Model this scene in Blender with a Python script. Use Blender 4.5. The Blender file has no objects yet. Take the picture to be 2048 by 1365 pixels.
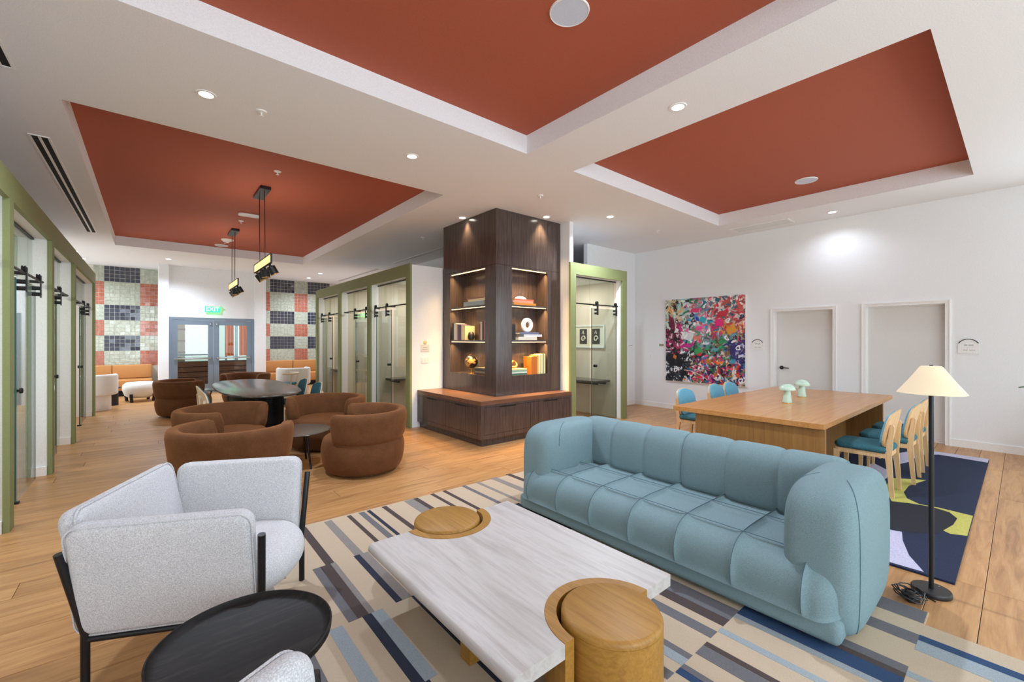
import bpy, bmesh, math, random
import numpy as np
from mathutils import Vector, Matrix
random.seed(7)
PI = math.pi
sc = bpy.context.scene
COL = sc.collection

# ------------------------------------------------------------------ camera
cd = bpy.data.cameras.new('camera'); cam = bpy.data.objects.new('camera', cd); COL.objects.link(cam)
HEAD = math.radians(40.0808)
cam.location = (0, 0, 1.55); cam.rotation_euler = (PI/2, 0, -HEAD)
cd.sensor_width = 36; cd.lens = 859.18/2048*36; cd.shift_y = -2.5/2048; cd.clip_start = 0.05
sc.camera = cam
# ------------------------------------------------------------------ world and exposure
w = bpy.data.worlds.new('sky'); sc.world = w; w.use_nodes = True
bg = w.node_tree.nodes['Background']; bg.inputs[0].default_value = (0.80, 0.90, 1.0, 1); bg.inputs[1].default_value = 2.6
sc.view_settings.view_transform = 'Standard'; sc.view_settings.look = 'None'
sc.view_settings.exposure = 0.18; sc.view_settings.gamma = 1; sc.view_settings.use_curve_mapping = False
sc.cycles.use_denoising = True
sc.cycles.diffuse_bounces = 6; sc.cycles.glossy_bounces = 4; sc.cycles.transmission_bounces = 8
sc.cycles.transparent_max_bounces = 16; sc.cycles.max_bounces = 10
sc.cycles.sample_clamp_indirect = 6.0; sc.cycles.use_adaptive_sampling = True; sc.cycles.adaptive_threshold = 0.03
# daylight entering through the window wall behind the camera (one light inside each window)
def area(name, loc, rot, sx, sy, e, c=(1, 1, 1), spread=PI):
    l = bpy.data.lights.new(name, 'AREA'); l.shape = 'RECTANGLE'; l.size = sx; l.size_y = sy; l.energy = e; l.color = c; l.spread = spread
    o = bpy.data.objects.new(name, l); COL.objects.link(o); o.location = loc; o.rotation_euler = rot; return o
XRW = 8.95
DAY = (0.86, 0.945, 1.07)
WIN = [(-2.4, 0.3), (0.7, 3.4), (3.8, 6.3), (6.7, 8.7)]
for a, b in WIN:
    area('window_daylight', ((a+b)/2, -3.58, 1.75), (-PI/2-.12, 0, PI), (b-a)-.1, 2.7, (30 if b < 4 else 8.5)*(b-a), DAY)

area('window_daylight', (XRW-.06, -1.95, 1.75), (0, PI/2, 0), 2.6, 2.8, 48, DAY)
area('window_daylight', (-3.24, 14.4, 1.75), (0, -PI/2, 0), 2.6, 3.0, 24, DAY)  # light of an added, unseen left-wall window that brightens the dim far end

def S(*c):
    if len(c) == 1: c = c[0]
    return tuple(((v/255)/12.92 if v/255 <= .04045 else (((v/255)+.055)/1.055)**2.4) for v in c) + (1,)

# ------------------------------------------------------------------ materials
MATS = {}
def newmat(name):
    m = bpy.data.materials.new(name); m.use_nodes = True; MATS[name] = m
    nt = m.node_tree; return m, nt, nt.nodes['Principled BSDF']
def lk(nt, a, b): nt.links.new(a, b)
def coords(nt, kind='Object', scale=(1, 1, 1), rnd=None):
    tc = nt.nodes.new('ShaderNodeTexCoord'); mp = nt.nodes.new('ShaderNodeMapping')
    mp.inputs['Scale'].default_value = scale
    src = tc.outputs[kind]
    if rnd:
        if rnd == 'island': r = nt.nodes.new('ShaderNodeNewGeometry').outputs['Random Per Island']
        else: r = nt.nodes.new('ShaderNodeObjectInfo').outputs['Random']
        ma = nt.nodes.new('ShaderNodeVectorMath'); ma.operation = 'SCALE'; ma.inputs[0].default_value = (37, 91, 53)
        lk(nt, r, ma.inputs['Scale'])
        ad = nt.nodes.new('ShaderNodeVectorMath'); ad.operation = 'ADD'; lk(nt, src, ad.inputs[0]); lk(nt, ma.outputs[0], ad.inputs[1])
        src = ad.outputs[0]
    lk(nt, src, mp.inputs['Vector']); return mp.outputs[0]
def noise(nt, vec, scale, detail=4, rough=.55, dist=0):
    n = nt.nodes.new('ShaderNodeTexNoise'); n.inputs['Scale'].default_value = scale; n.inputs['Detail'].default_value = detail
    n.inputs['Roughness'].default_value = rough; n.inputs['Distortion'].default_value = dist
    lk(nt, vec, n.inputs['Vector']); return n.outputs[0]
def ramp(nt, fac, stops):
    r = nt.nodes.new('ShaderNodeValToRGB'); e = r.color_ramp.elements
    while len(e) < len(stops): e.new(.5)
    for i, (p, c) in enumerate(stops): e[i].position = p; e[i].color = c
    lk(nt, fac, r.inputs[0]); return r.outputs[0]
def bump(nt, b, fac, strength, dist=.01):
    n = nt.nodes.new('ShaderNodeBump'); n.inputs['Strength'].default_value = strength; n.inputs['Distance'].default_value = dist
    lk(nt, fac, n.inputs['Height']); lk(nt, n.outputs[0], b.inputs['Normal'])
def plain(name, c, rough=.5, metal=0, bumpy=0, bscale=120, spec=None, coat=0):
    m, nt, b = newmat(name); b.inputs['Base Color'].default_value = S(c); b.inputs['Roughness'].default_value = rough
    b.inputs['Metallic'].default_value = metal
    if spec is not None: b.inputs['Specular IOR Level'].default_value = spec
    if coat: b.inputs['Coat Weight'].default_value = coat
    n = noise(nt, coords(nt), bscale, 3)
    c1 = S(tuple(v*.97 for v in c)); c2 = S(tuple(min(255, v*1.03) for v in c))
    lk(nt, ramp(nt, n, [(.3, c1), (.7, c2)]), b.inputs['Base Color'])
    if bumpy: bump(nt, b, n, bumpy, .004)
    return m
def fabric(name, c1, c2, scale=260, sheen=0, rough=.9, bs=.5, big=0):
    m, nt, b = newmat(name); v = coords(nt)
    n = noise(nt, v, scale, 3, .7)
    cc = ramp(nt, n, [(.35, S(c1)), (.65, S(c2))])
    if big:
        n2 = noise(nt, v, 9, 3, .6)
        mx = nt.nodes.new('ShaderNodeMix'); mx.data_type = 'RGBA'; mx.blend_type = 'MULTIPLY'; mx.inputs[0].default_value = big
        lk(nt, cc, mx.inputs[6]); lk(nt, ramp(nt, n2, [(.3, (.55, .55, .55, 1)), (.7, (1, 1, 1, 1))]), mx.inputs[7]); cc = mx.outputs[2]
    lk(nt, cc, b.inputs['Base Color']); b.inputs['Roughness'].default_value = rough; b.inputs['Specular IOR Level'].default_value = .2
    if sheen:
        b.inputs['Sheen Weight'].default_value = sheen; b.inputs['Sheen Roughness'].default_value = .4
        b.inputs['Sheen Tint'].default_value = S(tuple(min(255, v*1.35) for v in c2))
    bump(nt, b, n, bs, .003); return m
def wood(name, c1, c2, c3, axis='X', sc_=1.0, rough=.45, rnd=None, stretch=14, var=.25, kind='Object', knots=False):
    m, nt, b = newmat(name)
    s = {'X': (1.0, stretch, stretch), 'Y': (stretch, 1.0, stretch), 'Z': (stretch, stretch, 1.0)}[axis]
    v = coords(nt, kind, tuple(k*sc_ for k in s), rnd)
    n = noise(nt, v, 1.6, 6, .62, .9)
    col = ramp(nt, n, [(.25, S(c1)), (.5, S(c2)), (.75, S(c3))])
    v2 = coords(nt, kind, tuple(k*sc_*5 for k in s), rnd); n2 = noise(nt, v2, 2.2, 3, .6)
    mx = nt.nodes.new('ShaderNodeMix'); mx.data_type = 'RGBA'; mx.blend_type = 'MULTIPLY'; mx.inputs[0].default_value = .35
    lk(nt, col, mx.inputs[6]); lk(nt, ramp(nt, n2, [(.3, (.72, .70, .68, 1)), (.65, (1, 1, 1, 1))]), mx.inputs[7]); col = mx.outputs[2]
    if knots:
        v3 = coords(nt, kind, (2.2, 7, 7), rnd); n3 = noise(nt, v3, 1.0, 2, .5, .3)
        mk = nt.nodes.new('ShaderNodeMix'); mk.data_type = 'RGBA'; mk.blend_type = 'MULTIPLY'; mk.inputs[0].default_value = .8
        lk(nt, col, mk.inputs[6]); lk(nt, ramp(nt, n3, [(.20, (.38, .30, .24, 1)), (.29, (1, 1, 1, 1))]), mk.inputs[7]); col = mk.outputs[2]
    if rnd:
        r = nt.nodes.new('ShaderNodeNewGeometry').outputs['Random Per Island'] if rnd == 'island' else nt.nodes.new('ShaderNodeObjectInfo').outputs['Random']
        hs = nt.nodes.new('ShaderNodeHueSaturation'); mr = nt.nodes.new('ShaderNodeMapRange')
        mr.inputs['To Min'].default_value = 1-var/2; mr.inputs['To Max'].default_value = 1+var/2
        lk(nt, r, mr.inputs['Value']); lk(nt, mr.outputs[0], hs.inputs['Value']); lk(nt, col, hs.inputs['Color']); col = hs.outputs[0]
    lk(nt, col, b.inputs['Base Color']); b.inputs['Roughness'].default_value = rough
    bump(nt, b, n2, .12, .002); return m
def emit(name, c, s):
    m, nt, b = newmat(name); b.inputs['Base Color'].default_value = S(c); b.inputs['Emission Color'].default_value = S(c); b.inputs['Emission Strength'].default_value = s; return m
def glassmat(name, tint, refl=1.0):
    m = bpy.data.materials.new(name); m.use_nodes = True; MATS[name] = m; nt = m.node_tree
    nt.nodes.remove(nt.nodes['Principled BSDF']); out = nt.nodes['Material Output']
    t = nt.nodes.new('ShaderNodeBsdfTransparent'); t.inputs[0].default_value = S(tint)
    g = nt.nodes.new('ShaderNodeBsdfGlossy'); g.inputs['Roughness'].default_value = .01
    lw = nt.nodes.new('ShaderNodeLayerWeight'); lw.inputs[0].default_value = .5
    pw = nt.nodes.new('ShaderNodeMath'); pw.operation = 'POWER'; pw.inputs[1].default_value = 5; lk(nt, lw.outputs['Facing'], pw.inputs[0])
    fr = nt.nodes.new('ShaderNodeMath'); fr.operation = 'MULTIPLY_ADD'; fr.inputs[1].default_value = .95; fr.inputs[2].default_value = .03; lk(nt, pw.outputs[0], fr.inputs[0])
    mx = nt.nodes.new('ShaderNodeMixShader'); lk(nt, fr.outputs[0], mx.inputs[0]); lk(nt, t.outputs[0], mx.inputs[1]); lk(nt, g.outputs[0], mx.inputs[2])
    lk(nt, mx.outputs[0], out.inputs['Surface']); return m

plain('wall', (236, 237, 238), .75); plain('ceil', (237, 238, 240), .85); plain('beige', (222, 208, 192), .8)
plain('trimwhite', (238, 237, 234), .5); plain('red', (172, 88, 62), .75); plain('olive', (132, 139, 91), .6)
plain('black', (26, 26, 28), .45); plain('blackmetal', (30, 31, 34), .35, .3); plain('darkslot', (18, 18, 18), .8)
plain('doorpaint', (222, 220, 216), .55); plain('steel', (190, 196, 200), .25, .9); plain('alu', (128, 142, 156), .4, .35)
plain('white', (240, 240, 238), .4); plain('plasticwhite', (232, 230, 226), .45)
wood('oak', (146, 100, 58), (188, 139, 88), (206, 160, 108), 'X', 1.0, .36, 'object', 12, .20, knots=True)
wood('oakfar', (146, 100, 58), (188, 139, 88), (206, 160, 108), 'X', 1.0, .36, 'island', 12, .20, knots=True)
wood('walnut', (58, 48, 45), (80, 68, 64), (96, 84, 80), 'Z', 1.2, .17, None, 22)
wood('walnuttop', (84, 56, 40), (112, 78, 58), (128, 94, 72), 'X', 1.2, .30, None, 22)
wood('ochre', (136, 94, 32), (160, 115, 44), (176, 131, 60), 'Y', 1.3, .5, None, 22)
wood('tableoak', (176, 120, 62), (194, 136, 76), (204, 150, 90), 'X', .8, .26, None, 22)
wood('tableoak_shaded', (132, 92, 46), (150, 106, 56), (164, 120, 66), 'Z', .8, .4, None, 22)  # table panels: oak darkened in colour for the shade under the top
wood('beech', (206, 164, 112), (224, 186, 136), (234, 200, 154), 'Z', 1.5, .4, None, 18)
wood('palewood', (214, 186, 156), (228, 204, 176), (236, 216, 192), 'Z', 1.5, .4, None, 18)
wood('blackwood', (12, 11, 11), (24, 21, 20), (52, 46, 43), 'X', 2.4, .5, None, 7); MATS['blackwood'].node_tree.nodes['Principled BSDF'].inputs['Specular IOR Level'].default_value = .22
wood('darktop', (66, 58, 50), (86, 76, 66), (100, 90, 80), 'Y', 1.2, .22, None, 18)
fabric('sofa', (96, 121, 126), (136, 158, 163), 420, .05, bs=.3)
fabric('boucle', (176, 176, 180), (226, 226, 228), 230, .2, bs=.9)
fabric('velvet', (90, 57, 34), (120, 79, 49), 240, .7, bs=.1, big=.5)
fabric('teal', (48, 92, 104), (68, 116, 126), 120, .25, bs=.1)
fabric('skyfab', (96, 160, 188), (130, 188, 212), 120, .5, bs=.1)
fabric('whitefab', (224, 218, 210), (240, 236, 230), 160, .2, bs=.5)
fabric('tan', (176, 122, 70), (190, 134, 80), 60, 0, .5, .05)
fabric('rugbeige', (184, 165, 140), (206, 188, 164), 420, 0, bs=.8)
for n, c in dict(gray=(142, 137, 132), slate=(112, 111, 115), navy=(52, 57, 72), brown=(84, 73, 71), sky=(158, 168, 174), blue=(52, 77, 112)).items():
    fabric('rug_'+n, tuple(v*.86 for v in c), tuple(min(255, v*1.1) for v in c), 420, 0, bs=.8)
for n, c in dict(dnavy=(38, 45, 68), dyellow=(186, 180, 96), dlav=(186, 182, 206), dchar=(42, 42, 50)).items():
    fabric(n, tuple(v*.93 for v in c), tuple(min(255, v*1.06) for v in c), 90, .1, bs=.4)
glassmat('glass', (240, 246, 242)); glassmat('glassdark', (226, 234, 230)); plain('glassedge', (58, 92, 82), .3)
emit('ledwarm', (255, 212, 150), 4); emit('downglow', (255, 248, 236), 14); emit('pendglow', (255, 186, 112), 2.2); emit('exitgreen', (40, 225, 110), 3.2)
emit('exitwhite', (235, 255, 242), 2.2)
m, nt, b = newmat('shade'); b.inputs['Base Color'].default_value = S(236, 216, 180); b.inputs['Roughness'].default_value = .7
b.inputs['Sheen Weight'].default_value = .1
plain('mint', (190, 216, 196), .3); plain('gold', (196, 142, 60), .3, .6)
# marble: pale bands along the slab
m, nt, b = newmat('marble'); v = coords(nt, 'Object', (9, .8, 9)); n = noise(nt, v, 1.6, 8, .65, .5)
v2 = coords(nt, 'Object', (40, 1.4, 40)); n2 = noise(nt, v2, 1.2, 4, .6, .4)
c_ = ramp(nt, n, [(.25, S(162, 156, 152)), (.42, S(182, 177, 173)), (.55, S(196, 192, 189)), (.68, S(176, 168, 164)), (.8, S(192, 188, 185))])
mx = nt.nodes.new('ShaderNodeMix'); mx.data_type = 'RGBA'; mx.blend_type = 'MULTIPLY'; mx.inputs[0].default_value = .5
lk(nt, c_, mx.inputs[6]); lk(nt, ramp(nt, n2, [(.3, (.88, .86, .85, 1)), (.6, (1, 1, 1, 1))]), mx.inputs[7]); lk(nt, mx.outputs[2], b.inputs['Base Color']); b.inputs['Roughness'].default_value = .38
# glazed tiles
def tilemat(name, c):
    m, nt, b = newmat(name); n = noise(nt, coords(nt, 'Object', (1, 1, 1), 'object'), 14, 3)
    lk(nt, ramp(nt, n, [(.3, S(tuple(v*.86 for v in c))), (.7, S(tuple(min(255, v*1.08) for v in c)))]), b.inputs['Base Color'])
    b.inputs['Roughness'].default_value = .12; b.inputs['Coat Weight'].default_value = .6; bump(nt, b, n, .25, .01)
tilemat('tile_dark', (50, 54, 66)); tilemat('tile_sage', (174, 178, 160)); tilemat('tile_red', (172, 102, 80))
plain('grout', (206, 200, 188), .9)

# ------------------------------------------------------------------ geometry helpers
class MB:
    def __init__(s): s.v = []; s.f = []
    def add(s, vs, fs):
        o = len(s.v); s.v += [tuple(p) for p in vs]; s.f += [tuple(i+o for i in f) for f in fs]; return s
    def box(s, x0, x1, y0, y1, z0, z1):
        return s.add([(x0,y0,z0),(x1,y0,z0),(x1,y1,z0),(x0,y1,z0),(x0,y0,z1),(x1,y0,z1),(x1,y1,z1),(x0,y1,z1)],
                     [(0,3,2,1),(4,5,6,7),(0,1,5,4),(1,2,6,5),(2,3,7,6),(3,0,4,7)])
    def rbox(s, x0, x1, y0, y1, z0, z1, r=.02, seg=3):
        bm = bmesh.new(); bmesh.ops.create_cube(bm, size=1)
        for v in bm.verts: v.co = ((x0+x1)/2+v.co.x*(x1-x0), (y0+y1)/2+v.co.y*(y1-y0), (z0+z1)/2+v.co.z*(z1-z0))
        bmesh.ops.bevel(bm, geom=list(bm.edges), offset=r, segments=seg, affect='EDGES', profile=.5)
        bm.verts.index_update(); s.add([v.co[:] for v in bm.verts], [[v.index for v in f.verts] for f in bm.faces]); bm.free(); return s
    def lathe(s, prof, cx=0, cy=0, n=32):
        vs = []; fs = []; k = len(prof)
        for i in range(n):
            a = 2*PI*i/n
            for r, z in prof: vs.append((cx+r*math.cos(a), cy+r*math.sin(a), z))
        for i in range(n):
            j = (i+1) % n
            for q in range(k-1): fs.append((i*k+q, j*k+q, j*k+q+1, i*k+q+1))
        if prof[0][0] > 1e-6: fs.append(tuple(i*k for i in reversed(range(n))))
        if prof[-1][0] > 1e-6: fs.append(tuple(i*k+k-1 for i in range(n)))
        return s.add(vs, fs)
    def cyl(s, cx, cy, z0, z1, r, n=24, r1=None):
        return s.lathe([(r, z0), (r if r1 is None else r1, z1)], cx, cy, n)
    def prism(s, poly, z0, z1, ax='z'):
        n = len(poly)
        g = {'z': lambda a, b, c: (a, b, c), 'x': lambda a, b, c: (c, a, b), 'y': lambda a, b, c: (a, c, b)}[ax]
        ar = sum(poly[i][0]*poly[(i+1) % n][1]-poly[(i+1) % n][0]*poly[i][1] for i in range(n))
        if (ar < 0) != (ax == 'y'): poly = poly[::-1]
        vs = [g(a, b, z0) for a, b in poly]+[g(a, b, z1) for a, b in poly]
        return s.add(vs, [tuple(reversed(range(n))), tuple(range(n, 2*n))]+[(i, (i+1) % n, n+(i+1) % n, n+i) for i in range(n)])
    def tube(s, pts, r, n=8, closed=False, flat=None):
        pts = [Vector(p) for p in pts]; k = len(pts); vs = []; fs = []; pn = None
        for i, p in enumerate(pts):
            if closed: t = pts[(i+1) % k]-pts[i-1]
            else: t = pts[min(i+1, k-1)]-pts[max(i-1, 0)]
            t.normalize()
            if pn is None: pn = t.orthogonal().normalized() if abs(t.z) > .9 else t.cross(Vector((0, 0, 1))).normalized()
            pn = (pn-t*pn.dot(t)).normalized(); bn = t.cross(pn)
            rr = r[i] if isinstance(r, (list, tuple)) else r
            for q in range(n):
                a = 2*PI*q/n; vs.append(p+(pn*math.cos(a)+bn*math.sin(a))*rr)
        for i in range(k if closed else k-1):
            j = (i+1) % k
            for q in range(n): fs.append((i*n+q, i*n+(q+1) % n, j*n+(q+1) % n, j*n+q))
        if not closed: fs += [tuple(reversed(range(n))), tuple(range((k-1)*n, k*n))]
        return s.add(vs, fs)
    def grid(s, fn, nu, nv, cu=False, cv=False):
        vs = [fn(i/(nu if cu else nu-1), j/(nv if cv else nv-1)) for i in range(nu) for j in range(nv)]; fs = []
        for i in range(nu if cu else nu-1):
            for j in range(nv if cv else nv-1):
                a = i*nv+j; b_ = ((i+1) % nu)*nv+j; c = ((i+1) % nu)*nv+(j+1) % nv; d = i*nv+(j+1) % nv; fs.append((a, b_, c, d))
        return s.add(vs, fs)
    def xf(s, M):
        s.v = [tuple(M @ Vector(p)) for p in s.v]; return s
def meshof(name, mb, m, smooth=None):
    me = bpy.data.meshes.new(name); me.from_pydata(mb.v, [], mb.f)
    if m is not None: me.materials.append(MATS[m])
    if smooth is not None:
        me.shade_smooth(); me.set_sharp_from_angle(angle=math.radians(smooth))
    me.update(); return me
def obj(name, mb, m, parent=None, smooth=None, loc=None, rot=None):
    o = bpy.data.objects.new(name, meshof(name, mb, m, smooth)); COL.objects.link(o)
    if parent: o.parent = parent
    if loc: o.location = loc
    if rot: o.rotation_euler = rot
    return o
def inst(name, me, parent=None, loc=(0, 0, 0), rot=(0, 0, 0), scale=None):
    o = bpy.data.objects.new(name, me); COL.objects.link(o); o.parent = parent; o.location = loc; o.rotation_euler = rot
    if scale: o.scale = scale
    return o
def tag(o, label, cat, group=None):
    o['label'] = label; o['category'] = cat
    if group: o['group'] = group
    return o
def thing(name, label, cat, loc=(0, 0, 0), rz=0, group=None):
    o = bpy.data.objects.new(name, None); COL.objects.link(o); o.location = loc; o.rotation_euler = (0, 0, rz); o.empty_display_size = .1
    return tag(o, label, cat, group)
def struct(name, mb, m, parent=None, smooth=None):
    o = obj(name, mb, m, parent, smooth)
    if not parent: o['kind'] = 'structure'
    return o
def sroot(name, loc=(0, 0, 0)):
    o = bpy.data.objects.new(name, None); COL.objects.link(o); o.location = loc; o.empty_display_size = .1; o['kind'] = 'structure'; return o
def dup(root, loc, rz, label, group=None):
    r = root.copy(); COL.objects.link(r); r.location = loc; r.rotation_euler = (0, 0, rz); r['label'] = label
    if group: r['group'] = group
    for ch in list(root.children):
        c = ch.copy(); COL.objects.link(c); c.parent = r
        for g in list(ch.children):
            d = g.copy(); COL.objects.link(d); d.parent = c
    return r
def text_mb(s, size, depth):
    cu = bpy.data.curves.new('txt', 'FONT'); cu.body = s; cu.size = size; cu.extrude = depth; cu.align_x = 'CENTER'; cu.align_y = 'CENTER'
    o = bpy.data.objects.new('txt', cu); COL.objects.link(o); dg = bpy.context.evaluated_depsgraph_get()
    me = bpy.data.meshes.new_from_object(o.evaluated_get(dg)); mb = MB().add([v.co[:] for v in me.vertices], [list(p.vertices) for p in me.polygons])
    bpy.data.objects.remove(o); bpy.data.meshes.remove(me); return mb
def spt(a, p): return math.copysign(abs(a)**p, a)
def superell(a, b, n, e=2.6):
    return [(a*spt(math.cos(2*PI*i/n), 2/e), b*spt(math.sin(2*PI*i/n), 2/e)) for i in range(n)]
def rrect(w_, h_, r, n=6):
    out = []
    for cx, cy, a0 in ((w_/2-r, h_/2-r, 0), (-w_/2+r, h_/2-r, PI/2), (-w_/2+r, -h_/2+r, PI), (w_/2-r, -h_/2+r, 1.5*PI)):
        for i in range(n+1): a = a0+PI/2*i/n; out.append((cx+r*math.cos(a), cy+r*math.sin(a)))
    return out
def cushion(poly, th, puff=.02, rows=5):
    """closed pillow from a 2-D outline in XY, centred on z = 0"""
    mb = MB(); n = len(poly); cx = sum(p[0] for p in poly)/n; cy = sum(p[1] for p in poly)/n
    rings = []
    for k in range(-rows, rows+1):
        a = k/rows*PI/2; ins = (1-math.cos(a))*th*.5; z = math.sin(a)*th/2
        rings.append((ins, z))
    vs = []; fs = []
    for ins, z in rings:
        for x, y in poly:
            d = math.hypot(x-cx, y-cy); k = max(0, 1-ins/d); vs.append((cx+(x-cx)*k, cy+(y-cy)*k, z))
    R = len(rings)
    for i in range(R-1):
        for q in range(n): fs.append((i*n+q, i*n+(q+1) % n, (i+1)*n+(q+1) % n, (i+1)*n+q))
    for side in (1, -1):
        base = (R-1)*n if side == 1 else 0; prev = list(range(base, base+n))
        ins0, z0 = rings[-1]
        for t in (.85, .6, .3):
            st = len(vs)
            for x, y in poly:
                d = math.hypot(x-cx, y-cy); k = max(0, 1-ins0/d)*t; vs.append((cx+(x-cx)*k, cy+(y-cy)*k, side*(z0+puff*(1-t*t))))
            for q in range(n):
                f = (prev[q], prev[(q+1) % n], st+(q+1) % n, st+q); fs.append(f if side == 1 else f[::-1])
            prev = list(range(st, st+n))
        c = len(vs); vs.append((cx, cy, side*(z0+puff)))
        for q in range(n):
            f = (prev[q], prev[(q+1) % n], c); fs.append(f if side == 1 else f[::-1])
    return mb.add(vs, fs)

# ================================================================== THE SETTING
XR, ZC, ZR = 8.95, 3.625, 3.83
# ---- floor with planks
floor = struct('floor', MB().box(-3.4, 9.15, -3.9, 16.6, -.12, -.014), 'darkslot')
F_ = (math.sin(HEAD), math.cos(HEAD)); R_ = (math.cos(HEAD), -math.sin(HEAD))
def px_of(x, y, z=0):
    wv = x*F_[0]+y*F_[1]
    if wv < .05: return None
    return (1024+859.18*(x*R_[0]+y*R_[1])/wv, 680-859.18*(z-1.55)/wv)
planks = []; rng = random.Random(3); PW = .22
for r in range(-18, 75):
    y0 = .15+r*PW; x = -3.35-rng.random()*1.8
    while x < 9.1:
        L = rng.choice([1.5, 1.9, 2.2, 2.4]); x1 = min(x+L, 9.1); xa = max(x, -3.35)
        if x1-xa > .05 and y0 < 16.4:
            vis = 0
            for t in (.1, .3, .5, .7, .9):
                p = px_of(xa+(x1-xa)*t, y0+PW/2)
                if p and -60 < p[0] < 2108 and p[1] < 1420: vis += 1
            d = math.hypot((xa+x1)/2, y0)
            planks.append((0 if vis else 1, d, xa, x1, y0))
        x += L
planks.sort(); far = MB(); pm = {}
for i, (nv, d, xa, x1, y0) in enumerate(planks):
    L = round(x1-xa, 2)
    if i < 300 and not nv:
        if L not in pm:
            g = .0016; mb = MB().rbox(-L/2+g, L/2-g, -PW/2+g, PW/2-g, -.014, 0, .0012, 1); pm[L] = meshof('plank', mb, 'oak')
        inst('plank', pm[L], floor, ((xa+x1)/2, y0+PW/2, 0))
    else: far.box(xa+.001, x1-.001, y0+.001, y0+PW-.001, -.014, 0)
o = obj('plank_field', far, 'oakfar', floor); o['kind'] = 'stuff'

# ---- ceiling with three recessed coffers
xs = [-3.4, -.59, 3.21, 3.98, 7.91, 9.15]; ys = [-3.9, .395, 3.56, 5.34, 12.76, 16.7]
holes = [(1, 1), (3, 1), (1, 3)]
mb = MB()
for i in range(5):
    for j in range(5):
        if (i, j) in holes: continue
        mb.add([(xs[i], ys[j], ZC), (xs[i+1], ys[j], ZC), (xs[i+1], ys[j+1], ZC), (xs[i], ys[j+1], ZC)], [(3, 2, 1, 0)])
mb.add([(-3.4, -3.9, 3.95), (9.15, -3.9, 3.95), (9.15, 16.7, 3.95), (-3.4, 16.7, 3.95)], [(0, 1, 2, 3)])
ceiling = struct('ceiling', mb, 'ceil')
for i, j in holes:
    x0, x1, y0, y1 = xs[i], xs[i+1], ys[j], ys[j+1]
    m_ = MB().box(x0-.02, x1+.02, y0-.02, y1+.02, ZR, ZR+.03); obj('coffer_panel', m_, 'red', ceiling)
    for (a, b, c, d) in ((x0-.02, x0, y0-.02, y1+.02), (x1, x1+.02, y0-.02, y1+.02), (x0, x1, y0-.02, y0), (x0, x1, y1, y1+.02)):
        obj('coffer_side', MB().box(a, b, c, d, ZC+.0004, ZR), 'ceil', ceiling)
# ---- outer walls
def wall_with_openings(name, axis, p0, p1, lo, hi, z0, z1, ops, m='wall'):
    """boxes around rectangular openings; axis 'x': the wall lies in planes x=p0..p1 and runs in y"""
    mb = MB(); cuts = sorted(ops)
    def bx(a, b, c, d):
        if b-a > 1e-4 and d-c > 1e-4:
            mb.box(p0, p1, a, b, c, d) if axis == 'x' else mb.box(a, b, p0, p1, c, d)
    cur = lo
    for a, b, c, d in cuts:
        bx(cur, a, z0, z1); bx(a, b, z0, c); bx(a, b, d, z1); cur = b
    bx(cur, hi, z0, z1); return struct(name, mb, m)
wall_right = wall_with_openings('wall_right', 'x', XR, XR+.16, -3.9, 6.03, 0, ZC, [(-3.4, -.5, .4, 3.1), (.733, 1.65, 0, 2.085), (2.094, 3.003, 0, 2.075)])
wall_left = wall_with_openings('wall_left', 'x', -3.4, -3.3, -3.9, 16.6, 0, ZC, [(12.85, 15.95, .4, 3.1)], 'wall')  # opening for the added far window, out of view
wall_front = wall_with_openings('wall_front', 'y', -3.9, -3.78, -3.4, 9.1, 0, ZC, [(a, b, .4, 3.1) for a, b in WIN])
for i, (a, b) in enumerate(WIN):
    t = sroot('window_%d' % (i+1), ((a+b)/2, -3.84, .4)); h = (b-a)/2
    f = MB(); f.box(-h, h, -.03, .03, 0, .05); f.box(-h, h, -.03, .03, 2.65, 2.7); f.box(-h, -h+.05, -.03, .03, .05, 2.65); f.box(h-.05, h, -.03, .03, .05, 2.65); f.box(-.02, .02, -.03, .03, .05, 2.65)
    obj('window_frame', f, 'blackmetal', t)
    for s in (-1, 1): obj('pane', MB().box(min(s*.02, s*(h-.05)), max(s*.02, s*(h-.05)), -.005, .005, .05, 2.65), 'glass', t)
for n_, xx, a, b in ((5, XR+.08, -3.4, -.5), (6, -3.35, 12.85, 15.95)):  # the left-wall window is added, out of view, to brighten the far end
    t = sroot('window_%d' % n_, (xx, (a+b)/2, .4)); h = (b-a)/2
    f = MB(); f.box(-.03, .03, -h, h, 0, .05); f.box(-.03, .03, -h, h, 2.65, 2.7); f.box(-.03, .03, -h, -h+.05, .05, 2.65); f.box(-.03, .03, h-.05, h, .05, 2.65); f.box(-.03, .03, -.02, .02, .05, 2.65)
    obj('window_frame', f, 'blackmetal', t)
    for q in (-1, 1): obj('pane', MB().box(-.005, .005, min(q*.02, q*(h-.05)), max(q*.02, q*(h-.05)), .05, 2.65), 'glass', t)
struct('wall_nook', MB().box(7.192, XR, 6.03, 6.13, 0, ZC), 'wall')
struct('wall_service', MB().box(5.7, 9.1, 8.5, 8.6, 0, ZC), 'wall')
struct('wall_east', MB().box(9.0, 9.1, 6.13, 8.5, 0, ZC), 'wall')
struct('wall_pier', MB().box(5.61, 5.70, 5.10, 16.5, 0, ZC), 'wall')
# baseboards
struct('baseboard_right', MB().box(XR-.014, XR, -3.78, .687, 0, .105).box(XR-.014, XR, 1.70, 2.05, 0, .105).box(XR-.014, XR, 3.05, 6.03, 0, .105), 'trimwhite')
struct('baseboard_nook', MB().box(7.25, XR-.015, 6.016, 6.03, 0, .105), 'trimwhite')
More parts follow.
